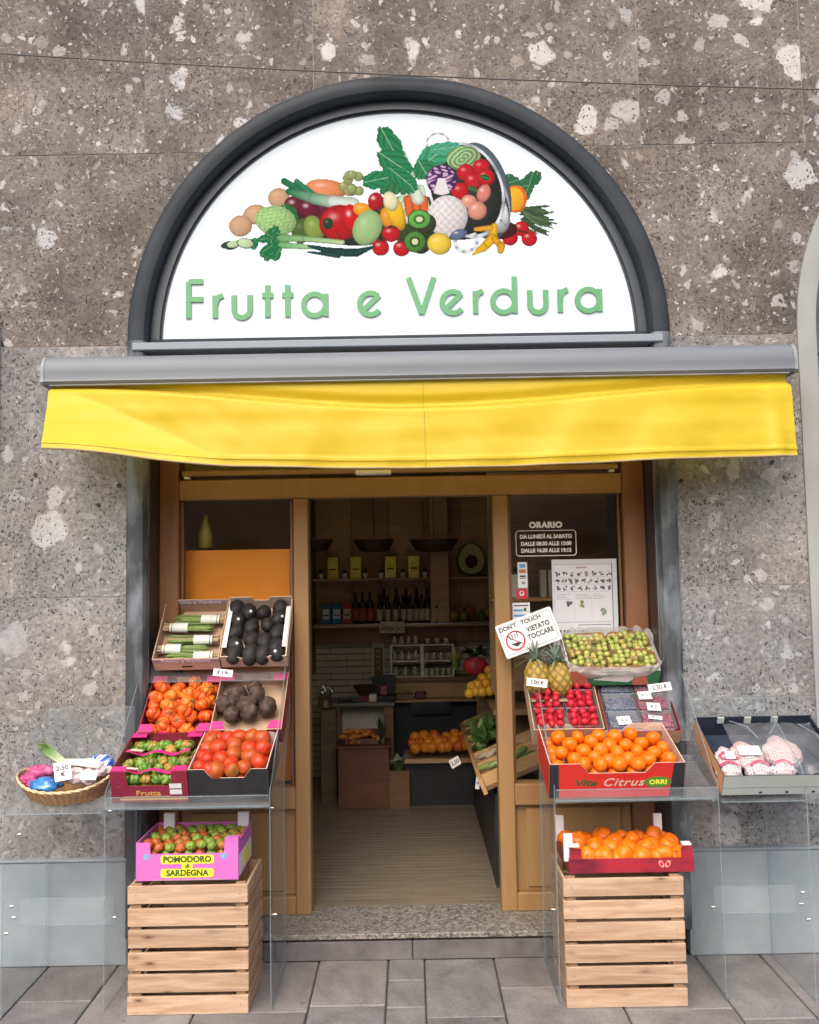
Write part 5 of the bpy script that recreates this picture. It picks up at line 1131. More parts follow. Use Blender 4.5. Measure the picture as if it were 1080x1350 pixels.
pile('mandarin_filling','lower layer of orange mandarins filling the red citrus box','mandarins',mand,[Mx@Matrix.Translation((.045+.0707*(k%7),.04+.057*(k//7),.075)) for k in range(35)])
# raspberries
t,Mx=pbox('raspberry_box','cardboard box with clear punnets of raspberries behind the mandarins',(.493,-.115,.900),39,.290,.320,.085,m_card,m_card,None,hb=.105,back=m_paper)
MB().box(.0,.3145,.1055,.290,.3225,.114).build('white_rim',m_cardpink,t)
m_ras=M('raspberry_red',(.40,.008,.018),.45,(.50,.02,.04),40,.25,160,spec=.3)
def rasp():
    sd_=rng.random()*9
    def fn(th,ph):
        return 1+.13*abs(math.sin(ph*4+round(th*3)*.6))*abs(math.sin(th*5.5+.4))+.06*mnoise.noise(Vector((th*2,ph,sd_))),(1,1,1)
    mb=MB(); mb.ball((0,0,0),(.0125,.0125,.0155),20,14,fn); mb.c=[]; return mb.mesh('raspberry',m_ras,True)
rmesh=[rasp() for _ in range(2)]
def punnet(label,Mp,w,d,h,fill,cat='punnet',lid=True):
    q=thing('punnet',label,cat,mat=Mp,group='clear fruit punnets'); mb=MB()
    v=[(.006,.006,0),(w-.006,.006,0),(w-.006,d-.006,0),(.006,d-.006,0),(0,0,h),(w,0,h),(w,d,h),(0,d,h)]; mb.add(v,[(3,2,1,0),(0,1,5,4),(1,2,6,5),(2,3,7,6),(3,0,4,7)]); mb.build('tub',m_film,q)
    MB().tube([(0,0,h),(w,0,h),(w,d,h),(0,d,h)],.0022,5,close=True).build('rim',m_edge,q); fill(q,w,d,h); 
    if lid: MB().grid(8,8,lambda u,v:(.004+u*(w-.008),.004+v*(d-.008),h+.004+.010*math.sin(PI*u)*math.sin(PI*v))).build('lid',m_film,q,smooth=True)
    return q
def fr(q,w,d,h):
    for r_ in range(3):
        for c_ in range(3):
            link('raspberry',rmesh[(r_+c_)%2],q,(w*(.20+.30*c_)+rng.uniform(-.006,.006),d*(.20+.30*r_)+rng.uniform(-.005,.005),h+.002+rng.uniform(-.004,.006)),(rng.uniform(0,6),rng.uniform(-1,1),rng.uniform(0,6))).scale=(1.12,)*3
    MB().box(.008,.008,.002,w-.008,d-.008,h-.018).build('berry_layer',m_ras,q)
for i,(x,y) in enumerate(((.010,.213),(.148,.213),(.010,.112),(.148,.112),(.010,.011),(.148,.011))):
    punnet('clear punnet of red raspberries, %s %s of the raspberry box'%(('left','right')[i%2],('back','middle','front')[i//2]),Mx@Matrix.Translation((x,y,.045)),.130,.098,.045,fr,lid=False)
# blueberries and red currants
t,Mx=pbox('berry_box','low dark box of clear blueberry and redcurrant punnets at the right of the raspberries',(.800,-.115,.895),39,.300,.320,.070,m_card,m_wine,None,hb=.06)
m_blu=M('blueberry',(.03,.045,.10),.5,(.07,.10,.18),40); m_cur=M('dark_red_berry',(.22,.015,.05),.35,(.34,.03,.08),50)
def fb_(mt):
    def f(q,w,d,h):
        mb=MB()
        for k in range(70): mb.ball((rng.uniform(.012,w-.012),rng.uniform(.012,d-.012),h-.004-rng.random()*.008),.0068,7,5)
        tag(mb.build('berries',mt,q,smooth=True),kind='stuff'); MB().box(.008,.008,.002,w-.008,d-.008,h-.014).build('berry_layer',mt,q)
        MB().box(.012,.0-.0012,.010,w-.012,-.0002,h-.006).build('paper_label',m_paper,q)
        text('lettering','BERRIES',.016,m_ink,q,(w/2,-.0018,h/2)) if 0 else None
    return f
for i in range(3):
    punnet('clear punnet of dark blueberries, %s one in its column'%('back','middle','front')[i],Mx@Matrix.Translation((.008,.213-.098*i,.020)),.138,.094,.05,fb_(m_blu))
    punnet('clear punnet of dark red berries, %s one in its column'%('back','middle','front')[i],Mx@Matrix.Translation((.150,.213-.098*i,.020)),.138,.094,.05,fb_(m_cur))
for i,(px,py,l) in enumerate(((823,950,'small white price sticker on the front blueberry punnet'),(850,917,'small white price sticker on the back red berry punnet'),(862,932,'small white price sticker on the middle red berry punnet'),(864,946,'narrow white price sticker on the front red berry punnet'))):
    c=on(px,py,Mx,.083); q=thing('price_sticker',l,'price sticker',mat=Mx@Matrix.Translation((c.x,c.y,.084))@Matrix.Rotation(rng.uniform(-.2,.2),4,'Z'),group='price stickers on punnets'); MB().box(-.028,-.022 if i<3 else -.01,0,.028,.022 if i<3 else .01,.001).build('paper_square',m_paper,q); text('lettering','€ 3',.018,m_ink,q,(0,0,.0014),rot=(0,0,0))
# pineapples
m_pa,_t,_p=newmat('pineapple_skin'); v_=coords(_t); a_=N(_t,'ShaderNodeAttribute',attribute_name='Col'); _t.links.new(a_.outputs[0],_p.inputs['Base Color']); _p.inputs['Roughness'].default_value=.6; bump(_t,_p,noise(_t,v_,180,3),.4)
def pine_mesh():
    mb=MB()
    def fn(th,ph):
        a=ph*8+th*10; b=ph*8-th*10; k=min(abs(math.cos(a/2)),abs(math.cos(b/2)))**.6; e=math.sin(th)
        q=k; g_=.5+.5*mnoise.noise(Vector((math.cos(ph)*3,math.sin(ph)*3,th*4))); return 1+.10*q*e,(.12+.36*q*(.6+.5*g_),.085+.22*q*(.7+.4*g_),.025+.02*q)
    mb.ball((0,0,0),(.052,.052,.075),96,56,fn); return mb.mesh('pineapple_body',m_pa,True)
pm=pine_mesh()
m_pl=M('pineapple_leaf',(.12,.18,.12),.55,(.24,.31,.25),14,.1)
def pleaf(L,w,curl):
    mb=MB(); n=6; v=[]
    for k in range(n+1):
        t_=k/n; x=L*t_*math.cos(curl*t_*.6); z=L*t_; r_=curl*L*t_*t_; ww=w*(1-t_**1.6)+.0006; v+=[(r_,-ww,z-.3*r_),(r_-.25*ww,0,z-.3*r_),(r_,ww,z-.3*r_)]
    F=[]
    for k in range(n): F+=[(3*k,3*k+1,3*k+4,3*k+3),(3*k+1,3*k+2,3*k+5,3*k+4)]
    mb.add(v,F); return mb.mesh('leaf_mesh',m_pl,True)
plm=[pleaf(.075,.008,.9),pleaf(.085,.008,.5),pleaf(.090,.0075,.2),pleaf(.065,.009,1.3)]
for i,(px,py,l) in enumerate(((708,872,'left of two ripe pineapples with spiky grey green crown behind the raspberries'),(737,874,'right of two ripe pineapples with spiky grey green crown beside the grapes'))):
    p=at(px,py+6,.0)-Vector((0,0,.048)); t=thing('pineapple',l,'pineapple',p,(R(-8),R(-3+5*i),i*1.),'pineapples'); link('fruit_body',pm,t)
    for k in range(30):
        a=k*2.4; g_=k/30; link('crown_leaf',plm[(3,0,1,2)[min(3,int(g_*4))]],t,(.014*math.cos(a)*(1-g_*.7),.014*math.sin(a)*(1-g_*.7),.066+.012*g_),(0,R(48)*(1-g_)**1.1,a))
MB().box(.50,-.05,1.062,.66,.10,1.070).build('fruit_rest',m_card); tag(bpy.data.objects['fruit_rest'],'cardboard rest under the two pineapples','rest')
# grapes: white lined box with four paper bags
t,Mx=pbox('grape_box','green and red printed box lined with white film and holding bags of green grapes',(.672,.005,1.120),32,.385,.25,.075,M('grape_box_green',(.03,.16,.07),.5),m_paper,None,hb=.085,sidem=M('grape_box_red',(.40,.10,.07),.6))
for a_,b_ in (((.0,.085)),((.27,.34))): MB().prism([(a_,0),(b_,0),(b_-.02,.078),(a_+.0,.078)],-.0012,-.0002).build('red_panel_print',M('brick_red_ink',(.42,.12,.08),.6),t)
MB().prism([(.10,.03),(.25,.015),(.30,.05),(.22,.06)],-.0012,-.0002).build('white_flash_print',m_paper,t)
m_liner=MGLASS('white_film_liner',(.9,.9,.9),.62,(.72,.73,.72),1.4,.2)
mb=MB()
def liner(u,v):
    a=2*PI*u; cx,cy=.1925,.13; ex,ey=.205,.145; n=.85
    x=cx+ex*math.copysign(abs(math.cos(a))**.45,math.cos(a)); y=cy+ey*math.copysign(abs(math.sin(a))**.45,math.sin(a)); q=mnoise.noise(Vector((math.cos(a)*6,math.sin(a)*6,v*2)))
    z=.045+.062*v+.014*q; o=(-.030*(1-v)+.018*math.sin(v*PI)) ; 
    return (cx+(x-cx)*(1+o*2+.04*q)+(.012*v if x>cx else 0),cy+(y-cy)*(1+o*2+.05*q),z)
mb.grid(150,9,liner); mb.build('film_liner',m_liner,t,smooth=True)
m_bag=M('tan_paper_bag',(.40,.22,.09),.8,(.50,.30,.15),9,.3,40); m_grape=[M('green_grape',(.26,.32,.06),.25,(.38,.40,.12),30,rnd=.25),M('amber_grape',(.36,.30,.08),.25,(.44,.36,.12),30,rnd=.2)]
gmesh=[MB().ball((0,0,0),(.0135,.0135,.0150),12,8).mesh('grape_skin',g_,True) for g_ in m_grape]
bags=[((.010,.125),(.18,.125),'back left'),((.195,.125),(.185,.130),'back right'),((.010,.008),(.15,.115),'front left'),((.165,.008),(.215,.115),'front right')]
for (x0,y0),(w_,d_),l in bags:
    b_=thing('grape_bag','open tan paper bag of green grapes, %s in the white lined box'%l,'paper bag',mat=Mx@Matrix.Translation((x0,y0,.010)),group='paper bags of grapes')
    mb=MB(); 
    def bagf(u,v,w_=w_,d_=d_):
        a=2*PI*u; x=w_/2+w_/2*.98*math.copysign(abs(math.cos(a))**.35,math.cos(a)); y=d_/2+d_/2*.98*math.copysign(abs(math.sin(a))**.35,math.sin(a)); q=mnoise.noise(Vector((x*30,y*30,v*2+x0*50)))
        return (x+.004*q,y+.004*q,.085*v+.010*q*v)
    mb.grid(60,4,bagf); mb.build('bag_wall',m_bag,b_,smooth=True)
    for k in range(2): MB().tube([(w_*(.35+.2*k),.004,.09),(w_*(.45+.1*k),.02,.115),(w_*(.55+.05*k),.045,.10),(w_*(.5+.2*k),.07,.088)],.0022,5).build('twine_handle',m_bag,b_)
    gb=thing('grape_bunch','bunch of green grapes lying in the %s paper bag'%l,'grapes',mat=Mx@Matrix.Translation((x0,y0,.010)),group='bunches of grapes')
    nx=int(w_/.0255); ny=int(d_/.0255)
    for i in range(nx):
        for j in range(ny):
            if rng.random()<.12: continue
            o=link('grape',gmesh[0 if rng.random()<.8 else 1],gb,(.014+i*(w_-.028)/(nx-1)+rng.uniform(-.004,.004),.014+j*(d_-.028)/(ny-1)+rng.uniform(-.004,.004),.070+.010*math.sin(PI*i/(nx-1))+rng.uniform(-.008,.008)),(rng.random()*3,rng.random()*3,0))
    MB().tube([(.02,d_*.5,.07),(w_*.4,d_*.55,.088),(w_-.03,d_*.5,.075)],.002,5).build('stalk',m_aspe,gb)
    MB().box(.01,.01,.0,w_-.01,d_-.01,.052).build('grape_filling',m_grape[0],gb)
# warning sign
p=at(697,834,.10); ws=thing('warning_sign','tilted white sign saying do not touch in English and Italian above the pineapples','sign',(p.x,.10,p.z),(R(-6),R(-19.5),0))
SW,SH=.131,.076
def rrect(w,h,r): 
    o=[]
    for cx,cz,a0 in ((w-r,h-r,0),(-w+r,h-r,90),(-w+r,-h+r,180),(w-r,-h+r,270)):
        for k in range(5): o.append((cx+r*math.cos(R(a0+k*22.5)),cz+r*math.sin(R(a0+k*22.5))))
    return o
MB().prism(rrect(SW,SH,.008),0,.003).build('plate',m_white,ws); MB().tube([(x,-.0004,z) for x,z in rrect(SW-.012,SH-.012,.008)],.0009,4,close=True,flat=.5).build('border_line',m_ink,ws)
text('lettering',"DON'T   TOUCH",.026,m_ink,ws,(-.022,-.0008,.050),rot=(PI/2,0,0),off=.0006,sx=1.0)
text('lettering','VIETATO\nTOCCARE',.031,m_ink,ws,(.050,-.0008,-.004),off=.0009,sx=.82,lsp=1.05,sp=1.05)
MB().tube([(-.066+.040*math.cos(2*PI*k/40),-.0014,-.012+.040*math.sin(2*PI*k/40)) for k in range(40)],.0042,6,close=True,flat=.3).build('red_ring',m_redink,ws); MB().tube([(-.094,-.0016,.014),(-.038,-.0016,-.036)],.0038,6,flat=.3).build('red_bar',m_redink,ws)
for k in range(4): MB().tube([(-.085+k*.0115,-.0008,-.004+.002*k),(-.088+k*.0125,-.0008,.018+.003*(k%2))],.0028,5,flat=.3).build('finger_print_mark',m_ink,ws)
MB().prism([(-.092,-.022),(-.060,-.022),(-.045,-.030),(-.066,-.040)],-.0012,-.0003).build('palm_mark',m_ink,ws)
MB().tube([(0,.006,-.06),(0,.006,-.22)],.003,5).build('support_stick',m_screw,ws)
# price cards
tagcard(294,887,-.16,.080,.030,R(6),'white price card clipped between the asparagus and avocado boxes','€ 3,90',lean=R(-20),size=.020)
tagcard(708,900,-.12,.086,.034,R(7),'white price card at the left corner of the raspberry box','3,00 €',lean=R(-20),size=.024)
tagcard(870,906,-.16,.094,.034,R(-6),'white price card clipped to the right corner under the grapes','2,50 €',lean=R(-25),size=.026)
# pink box on left crates
t,Mx=pbox('sardinian_tomato_box','bright pink box with yellow lettering full of small green and red tomatoes on the crates',(-1.052,-.425,.476),0,.385,.28,.140,m_pink,m_pink,(.052,.042,.002),cat='produce box')
MB().prism([(0,0),(.150,0),(.152,.026),(.004,.026)],-.0008,-.0002).build('violet_band',m_lilac,t,loc=(.118,0,.004)) if 0 else None
def blob(cx,cz,w,h):
    return [(cx+x,cz+z) for x,z in rrect(w,h,min(h*.9,.008))]
yb=thing  # lettering plates
for i,(cx,cz,w_,h_) in enumerate(((.193,.077,.100,.0160),(.193,.053,.020,.012),(.193,.027,.100,.0160))): MB().prism(blob(cx,cz,w_,h_),-.0010-.0002*i,-.0002).build('yellow_plate',m_yell,t)
m_ptxt=M('dark_olive_ink',(.05,.10,.02),.5)
text('lettering','Pomodoro'.upper(),.0300,m_ptxt,t,(.193,-.0018,.077),off=.0012,sx=1.02); text('lettering','di',.020,m_ptxt,t,(.193,-.0018,.053),off=.0006,sx=1.2); text('lettering','SARDEGNA',.0300,m_ptxt,t,(.193,-.0018,.027),off=.0012,sx=1.02)
m_ring=M('pale_blue_print',(.25,.45,.65),.5)
for cx in (.040,.318+.012):
    MB().prism([(cx+.0115*math.cos(2*PI*k/20),.088+.0115*math.sin(2*PI*k/20)) for k in range(20)],-.0010,-.0002).build('round_badge',m_ring,t); MB().prism([(cx+.008*math.cos(2*PI*k/20),.088+.008*math.sin(2*PI*k/20)) for k in range(20)],-.0014,-.0011).build('badge_centre',m_blueink,t); text('lettering','i',.014,m_paper,t,(cx,-.0018,.088),off=.0006)
MB().box(.06,-.001,.0005,.335,-.0002,.004).build('base_band',m_lilac,t)  # thin lilac band along the foot of the front panel
for x0 in (.036,.335):
    MB().box(x0,.245,.03,x0+.044,.262,.185,bev=.002).build('corner_post',m_white,t)
MB().box(.3855,.02,.01,.3870,.26,.085).build('side_label',m_paper,t); MB().box(.3872,.10,.02,.3880,.20,.075).build('side_print',m_yell,t)
MB().prism([(0,0),(.05,0),(.052,.014),(.0,.010)],0,.03,axis='y').build('folded_corner',m_pink,t,loc=(.333,.0042,.1405))
def loc_(Mx): return lambda x,y,z=None:(Mx@Vector((x,y,z)),None)
def lrows(nx,ny,x0,x1,y0,y1,z,jx,jz): 
    return [[(x0+(x1-x0)*(i+(.5 if j%2 else 0))/(nx-.5)+rng.uniform(-jx,jx),y1-(y1-y0)*j/(ny-1)+rng.uniform(-jx,jx),z+rng.uniform(-jz,jz)) for i in range(nx)] for j in range(ny)]
def fruits3(name,cat,desc,boxd,rows,meshes,Mx,stem,group,stemoff,sc=(.92,1.08),tilt=.5):
    for ri,row in enumerate(rows):
        for k,q in enumerate(sorted(row)):
            o=link(name,meshes[rng.randrange(len(meshes))],None,Mx@Vector(q),(rng.uniform(-tilt,tilt)+.25,rng.uniform(-tilt,tilt),rng.uniform(0,6.28))); s_=rng.uniform(*sc); o.scale=(s_,)*3
            tag(o,'%s, %s from left in %s row of %s'%(desc,OR[min(k,11)],RW[len(rows)][ri],boxd),cat,group)
            if stem: link('stem',stem,o,(0,0,stemoff))
fruits3('small_tomato','tomato','small mixed green tomato','the bright pink box',lrows(9,6,.022,.362,.024,.255,.118,.005,.006),smallt,Mx,s6,'small tomatoes in the pink box',.014)
pile('small_tomato_filling','lower layer of small tomatoes filling the bright pink box','tomatoes',smallt,[Mx@Matrix.Translation((.022+.0425*(k%9),.03+.045*(k//9),.088)) for k in range(54)])
MB().box(.006,.006,.0065,.379,.274,.07).build('filling_tray',m_black,t)
# persimmon box
m_pwine=M('dark_red_printed_card',(.12,.01,.025),.35,(.34,.02,.04),4.5,stretch=(1,1,2.5),cut=(.4,.6))
t,Mx=pbox('persimmon_box','dark red printed box of bright orange persimmons on the right crates',(.577,-.425,.476),0,.47,.30,.052,m_pwine,m_pwine,(.046,.0-.0,.0),sidem=m_pwine)
for x0,x1 in ((.0005,.047),(.423,.4695)): MB().prism([(x0,.0522),(x1,.0522),(x1,.088) if x0<.1 else (x1-.004,.096),(x0+.004,.096) if x0<.1 else (x0,.088)],.0,.004).build('corner_ear',m_pwine,t)
MB().box(.0,-.0009,.0965,.04,.03,.1025).build('white_fold',m_white,t); MB().box(.43,.001,.0965,.462,.03,.104).build('white_fold',m_white,t)
for x0,y0 in ((-.016,.012),(.395,.272),(-.004,.272)): MB().box(x0,y0,.04,x0+.034,y0+.014,.142,bev=.002).build('corner_post',m_white,t)
text('lettering','Premium',.030,M('bright_red_ink',(.45,.02,.03),.4),t,(.215,-.0006,.027),shear=.35,sx=1.4)
for k in (0,1):
    MB().prism([(.347+k*.024+.010*math.cos(2*PI*q/16)-(.004*math.sin(2*PI*q/16))*(1-2*k),.030+.013*math.sin(2*PI*q/16)) for q in range(16)],-.0010,-.0002).build('fruit_print',M('salmon_ink',(.70,.30,.25),.5),t); MB().prism([(.347+k*.024+.006*math.cos(2*PI*q/12),.030+.008*math.sin(2*PI*q/12)) for q in range(12)],-.0014,-.0011).build('fruit_print_core',m_redink,t)
fruits3('persimmon','persimmon','bright orange persimmon','the dark red box',lrows(6,4,.040,.432,.045,.255,.056,.008,.008),pers,Mx,s4,'persimmons in the dark red box',.030,(.88,1.12),1.3)
pile('persimmon_filling','lower layer of orange persimmons filling the dark red box','persimmons',pers,[Mx@Matrix.Translation((.045+.076*(k%6),.05+.068*(k//6),.038)) for k in range(24)])
# ------------------------------------------------------------------ wicker basket
bx_,by_,bz_=-1.362,-.285,.772
bk=thing('wicker_basket','oval wicker basket of onions, garlic and blue packs on the left side stand','basket',(bx_,by_,bz_),(R(12),0,0))
m_wick=M('wicker_cane',(.26,.13,.05),.6,(.46,.28,.13),22)
m_wick3=M('wicker_stake',(.16,.075,.03),.6,(.30,.16,.07),22); m_wick2=M('wicker_rim',(.60,.42,.24),.6,(.66,.50,.32),30)
def be(a,h,o=0.):
    k=.78+.22*(h/.07); lift=.030*abs(math.cos(a))**3*(h/.07); h=h*.78; return ((.188*k+o)*math.cos(a),(.125*k+o)*math.sin(a),h+lift)
n=44
mb=MB()
for lv in range(11):
    h=.006*lv+.003; mb.tube([be(2*PI*k/(n*2),h,.0022*(1 if (k//1+lv)%2 else -1)) for k in range(n*2)],.0032,5,close=True)
mb.build('woven_wall',m_wick,bk,smooth=True)
mb=MB()
for k in range(n): mb.tube([be(2*PI*k/n,h) for h in (0,.035,.07)],.0042,5)
mb.build('stakes',m_wick3,bk)
mb=MB()
for s_ in (0,1): mb.tube([tuple(Vector(be(2*PI*k/120,.07))+Vector((0,.003*math.cos(k*.9+s_*PI),.004+.003*math.sin(k*.9+s_*PI)))) for k in range(120)],.0042,6,close=True)
mb.build('braided_rim',m_wick2,bk,smooth=True)
MB().prism([(.145*math.cos(2*PI*k/30),.097*math.sin(2*PI*k/30)) for k in range(30)],.0,.006,axis='z').build('basket_floor',m_wick,bk)
BM=Matrix.Translation((bx_,by_,bz_))@Matrix.Rotation(R(12),4,'X')
def lump(name,label,cat,loc,r,mt,seed,amp=.25,rot=(0,0,0),nu=28,nv=18,group=None):
    def fn(th,ph):
        d=Vector((math.sin(th)*math.cos(ph),math.sin(th)*math.sin(ph),math.cos(th))); return 1+amp*mnoise.noise(d*2.2+Vector((seed,0,0)))+amp*.5*mnoise.noise(d*6+Vector((seed,0,0))),(1,1,1)
    mb=MB(); mb.ball((0,0,0),r,nu,nv,fn); mb.c=[]
    t=thing(name,label,cat,mat=BM@Matrix.Translation(loc)@Matrix.Rotation(rot[2],4,'Z')@Matrix.Rotation(rot[1],4,'Y'),group=group); mb.build('net_or_bag' if 'bag' in name else 'bulb',mt,t,smooth=True); return t
m_roni=M('red_onion_skin',(.36,.03,.14),.35,(.50,.12,.26),20); m_gar=M('garlic_skin',(.62,.56,.55),.5,(.52,.36,.42),14,.1)
for i,(x,y,z,s_) in enumerate(((-.135,.045,.080,.030),(-.120,.005,.088,.028),(-.140,-.030,.078,.027),(-.085,.020,.092,.026),(-.150,.015,.070,.026),(-.110,-.055,.070,.024))): lump('red_onion','%s pink red onion in the left end of the wicker basket'%OR[i],'onion',(x,y,z-.006),(s_*1.35,s_*.85,s_*.8),m_roni,i*3.1,.22,rot=(0,0,rng.uniform(-.6,.6)),group='red onions in the basket')
lump('blue_bag','crumpled blue bag at the front left of the wicker basket','bag',(-.060,-.070,.066),(.060,.040,.026),M('blue_plastic',(.02,.12,.40),.2,(.05,.25,.60),9,coat=.3),9,.35)
lump('striped_pack','blue and white striped pack at the back right of the wicker basket','pack',(.115,.075,.100),(.060,.030,.022),None or M('striped_blue_plastic',(.03,.10,.42),.25,(.60,.62,.68),16,stretch=(4,.4,1),cut=(.47,.53)),4,.2,rot=(0,0,-.5))
for i,(x,y,z,s_) in enumerate(((.02,.04,.088,.025),(.065,.035,.088,.024),(.04,.0,.092,.024),(.085,-.005,.088,.026),(.125,.01,.088,.026),(.055,-.045,.084,.026),(.100,-.045,.080,.027),(.02,-.03,.086,.022),(.145,.035,.086,.022))): lump('garlic_bulb','%s white and pink garlic bulb in the right half of the basket'%OR[i],'garlic',(x,y,z-.006),(s_*1.2,s_*.85,s_*.75),m_gar,i*2.7,.30,rot=(0,0,rng.uniform(-1,1)),group='garlic bulbs in the basket')
so=thing('spring_onions','bunch of long white spring onions lying across the wicker basket','spring onions',mat=BM@Matrix.Translation((0,.025,.108)),group=None)
m_so=MCOL('spring_onion_skin',.35)
for k in range(7):
    o_=k*.009-.025; mb=MB(); pts=[(-.135+rng.uniform(-.01,.01),.075+o_,.045),(-.09,.045+o_,.030),(-.03,.012+o_*.6,.006),(.05,.006+o_*.9,.004),(.13,.012+o_*1.6,-.004)]
    rad=[.003,.007,.0055,.005,.006]; cs=[(.06,.15,.03),(.14,.24,.08),(.50,.56,.36),(.66,.68,.60),(.68,.68,.64)]
    mb.tube(pts,rad,7,c=[c for c in cs for _ in range(7)]); mb.build('stem',m_so,so,smooth=True)
for k in range(5): mb=MB(); mb.add([(-.085,.05+k*.006,.03),(-.125,.072+k*.005,.056),(-.165,.092+k*.004,.052-.006*k),(-.13,.062+k*.004,.034)],[(0,1,2,3)]); mb.build('green_leaf',m_leafg,so)
def bcard(loc,w,h,rz,label,tx,tilt=-.9):
    t=thing('price_tag',label,'price tag',mat=BM@Matrix.Translation(loc)@Matrix.Rotation(rz,4,'Z')@Matrix.Rotation(R(42),4,'X'),group='price tags'); MB().box(-w/2,-h/2,0,w/2,h/2,.0012).build('card',m_paper,t); text('lettering',tx,h*.34,m_ink,t,(0,0,.0018),rot=(0,0,.0),off=.0004); return t
bcard((.012,-.070,.122),.062,.078,.45,'tilted white price card in the middle of the wicker basket','2,50\n€')
bcard((.118,-.085,.110),.062,.036,-.05,'small white price card at the right end of the wicker basket','')
# ------------------------------------------------------------------ grey crate of net bags on the right
m_gbox=M('grey_card',(.36,.40,.39),.6,(.42,.46,.45),5); m_navy=M('navy_lining',(.012,.018,.035),.4,(.03,.04,.06),8); m_oran=M('orange_brown_card',(.55,.27,.11),.6,(.62,.34,.16),6)
t,Mx=pbox('net_bag_crate','grey fronted crate with navy lining and orange side holding net bags at the right edge',(1.160,-.425,.755),27,.475,.36,.088,m_gbox,m_navy,None,sidem=m_oran,hb=.095,cat='crate')
MB().box(-.0012,.06,.03,-.0002,.14,.042,).build('handle_slot',m_wine,t); MB().box(.002,-.0012,.034,.473,-.0002,.036).build('printed_line',M('grey_ink',(.22,.25,.25),.6),t)
for x0 in (.14,.24,.34): MB().box(x0,-.001,.006,x0+.012,-.0001,.014).build('clip_hole',m_black,t)
for x0 in (.09,.20,.31): MB().box(x0,.3475,.070,x0+.026,.3555,.096).build('grey_rim_tab',m_gbox,t)
def MNET(name,a,b,sc):
    m,t,p=newmat(name); v=coords(t); 
    w=[]
    for dr in ('X','Y'):
        n=N(t,'ShaderNodeTexWave',i_Scale=sc,i_Distortion=2.,bands_direction=dr); n.inputs['Detail Scale'].default_value=.6; t.links.new(v,n.inputs['Vector']); w.append(n.outputs['Fac'])
    g=mth(t,'MAXIMUM',w[0],w[1]); t.links.new(mix(t,ramp(t,g,[(.55,(0,0,0)),(.85,(1,1,1))]),a,mix(t,ramp(t,noise(t,v,14,3),[(.35,(0,0,0)),(.65,(1,1,1))]),b,[x*.85 for x in b])),p.inputs['Base Color']); p.inputs['Roughness'].default_value=.55; bump(t,p,g,.7,.003); return m
m_net=MNET('pinkish_net_fabric',(.46,.26,.25),(.70,.58,.56),38); m_wht=MNET('white_net_fabric',(.48,.32,.34),(.70,.66,.67),30)
def nb(i,px,py,rx,ry,rzz,mt,label,am_=.12):
    c=on(px,py,Mx,.060); 
    def fn(th,ph):
        d=Vector((math.sin(th)*math.cos(ph),math.sin(th)*math.sin(ph),math.cos(th))); return 1+am_*mnoise.noise(d*2.4+Vector((i*5.3,0,0)))+am_*.5*mnoise.noise(d*7+Vector((i,0,0)))+.35*max(0,math.cos(ph-1.57))**14*math.sin(th),(1,1,1)
    mb=MB(); mb.ball((0,0,0),(rx,ry,rzz*.78),40,24,fn); mb.c=[]; q=thing('net_bag',label,'net bag',mat=Mx@Matrix.Translation((c.x,c.y,.045)),group='net bags in the grey crate'); mb.build('net',mt,q,smooth=True); return q
bs_=[nb(0,960,1001,.055,.06,.045,m_wht,'white net bag with pink band at the left of the grey crate'),nb(1,985,995,.07,.065,.05,m_net,'pinkish net bag with a white card in the middle of the grey crate'),nb(2,1032,990,.075,.075,.05,m_net,'tall pinkish white net bag at the right of the grey crate'),nb(3,962,1015,.05,.03,.04,m_wht,'white bag with dark pink band at the front left of the crate'),nb(4,1002,1014,.055,.03,.042,m_wht,'white bag with red ribbon in the front middle of the crate'),nb(5,1032,1013,.055,.03,.042,m_wht,'white bag with pink ribbon in the front right of the crate')]
m_pnk=M('raspberry_ribbon',(.52,.06,.12),.4)
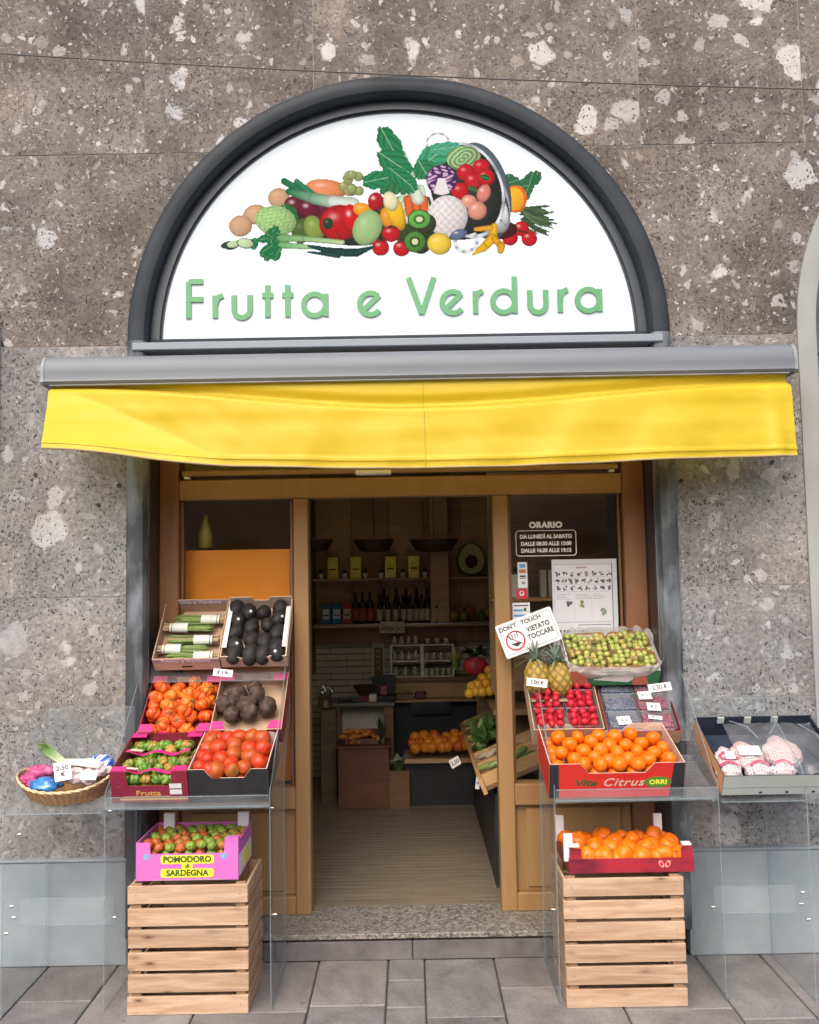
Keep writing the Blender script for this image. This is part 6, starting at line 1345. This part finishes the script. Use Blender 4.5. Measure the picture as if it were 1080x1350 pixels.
for i,q in enumerate(bs_):
    if i in (0,3,4,5): MB().tube([(.036*math.cos(a),-.004+.022*math.sin(a),.042-.01*abs(math.cos(a))) for a in [PI*(.1+k*.12)*(1 if i else 2) for k in range(8)]],.0055,6,flat=.5).build('ribbon',m_pnk,q)
    if i in (1,): MB().box(-.045,-.02,.052,.04,.02,.0535,M=Matrix.Rotation(.35,4,'X')).build('paper_card',m_paper,q)
    if i==0: MB().box(-.018,-.016,.046,.018,.018,.0475,M=Matrix.Rotation(.3,4,'X')).build('paper_card',m_paper,q)
c1=on(955,965,Mx,.08);
f_=thing('clear_film_cover','crinkled clear plastic film lying over the net bags in the grey crate','plastic film',mat=Mx)
def filmf(u,v): 
    x=.10+.36*u; y=.02+.31*v; return (x,y,.082+.020*math.sin(PI*u)*math.sin(PI*v)+.022*mnoise.noise(Vector((u*4,v*4,2)))+.008*mnoise.noise(Vector((u*12,v*12,2))))
mb=MB(); mb.grid(40,36,filmf); mb.build('film',m_film,f_,smooth=True)
for k,(a_,b_) in enumerate((((.13,.33),(.20,.20)),((.32,.335),(.25,.22)),((.40,.30),(.44,.12)))): MB().tube([(a_[0],a_[1],.095),((a_[0]+b_[0])/2+.01,(a_[1]+b_[1])/2,.115),(b_[0],b_[1],.105)],.0035,5,flat=.4).build('twisted_strand',m_edge,f_)
# ------------------------------------------------------------------ house across the street (seen only in reflections)
ob=thing('opposite_building','plain ochre plastered building across the street behind the viewer','building',(0,-24,0),(0,0,0))
m_och=M('ochre_plaster',(.42,.37,.30),.85,(.48,.43,.36),1.5)
MB().box(-22,-8,-.16,22,0,7.2).build('wall',m_och,ob); 
wn=MB().box(-.6,0,0,.6,.03,1.9).mesh('pane_mesh',M('dark_pane',(.03,.035,.04),.1)); wf=MB().box(-.72,-.0,-.12,.72,.02,-.001).box(-.72,0,1.901,.72,.02,2.02).box(-.72,0,0,-.601,.02,1.9).box(.601,0,0,.72,.02,1.9).mesh('frame_mesh',m_plaster)
for r_ in range(2):
    for c_ in range(12):
        f_=link('window_frame',wf,ob,(-19.8+c_*3.6,.001,1.0+r_*3.4)); link('pane',wn,f_,(0,0,0))
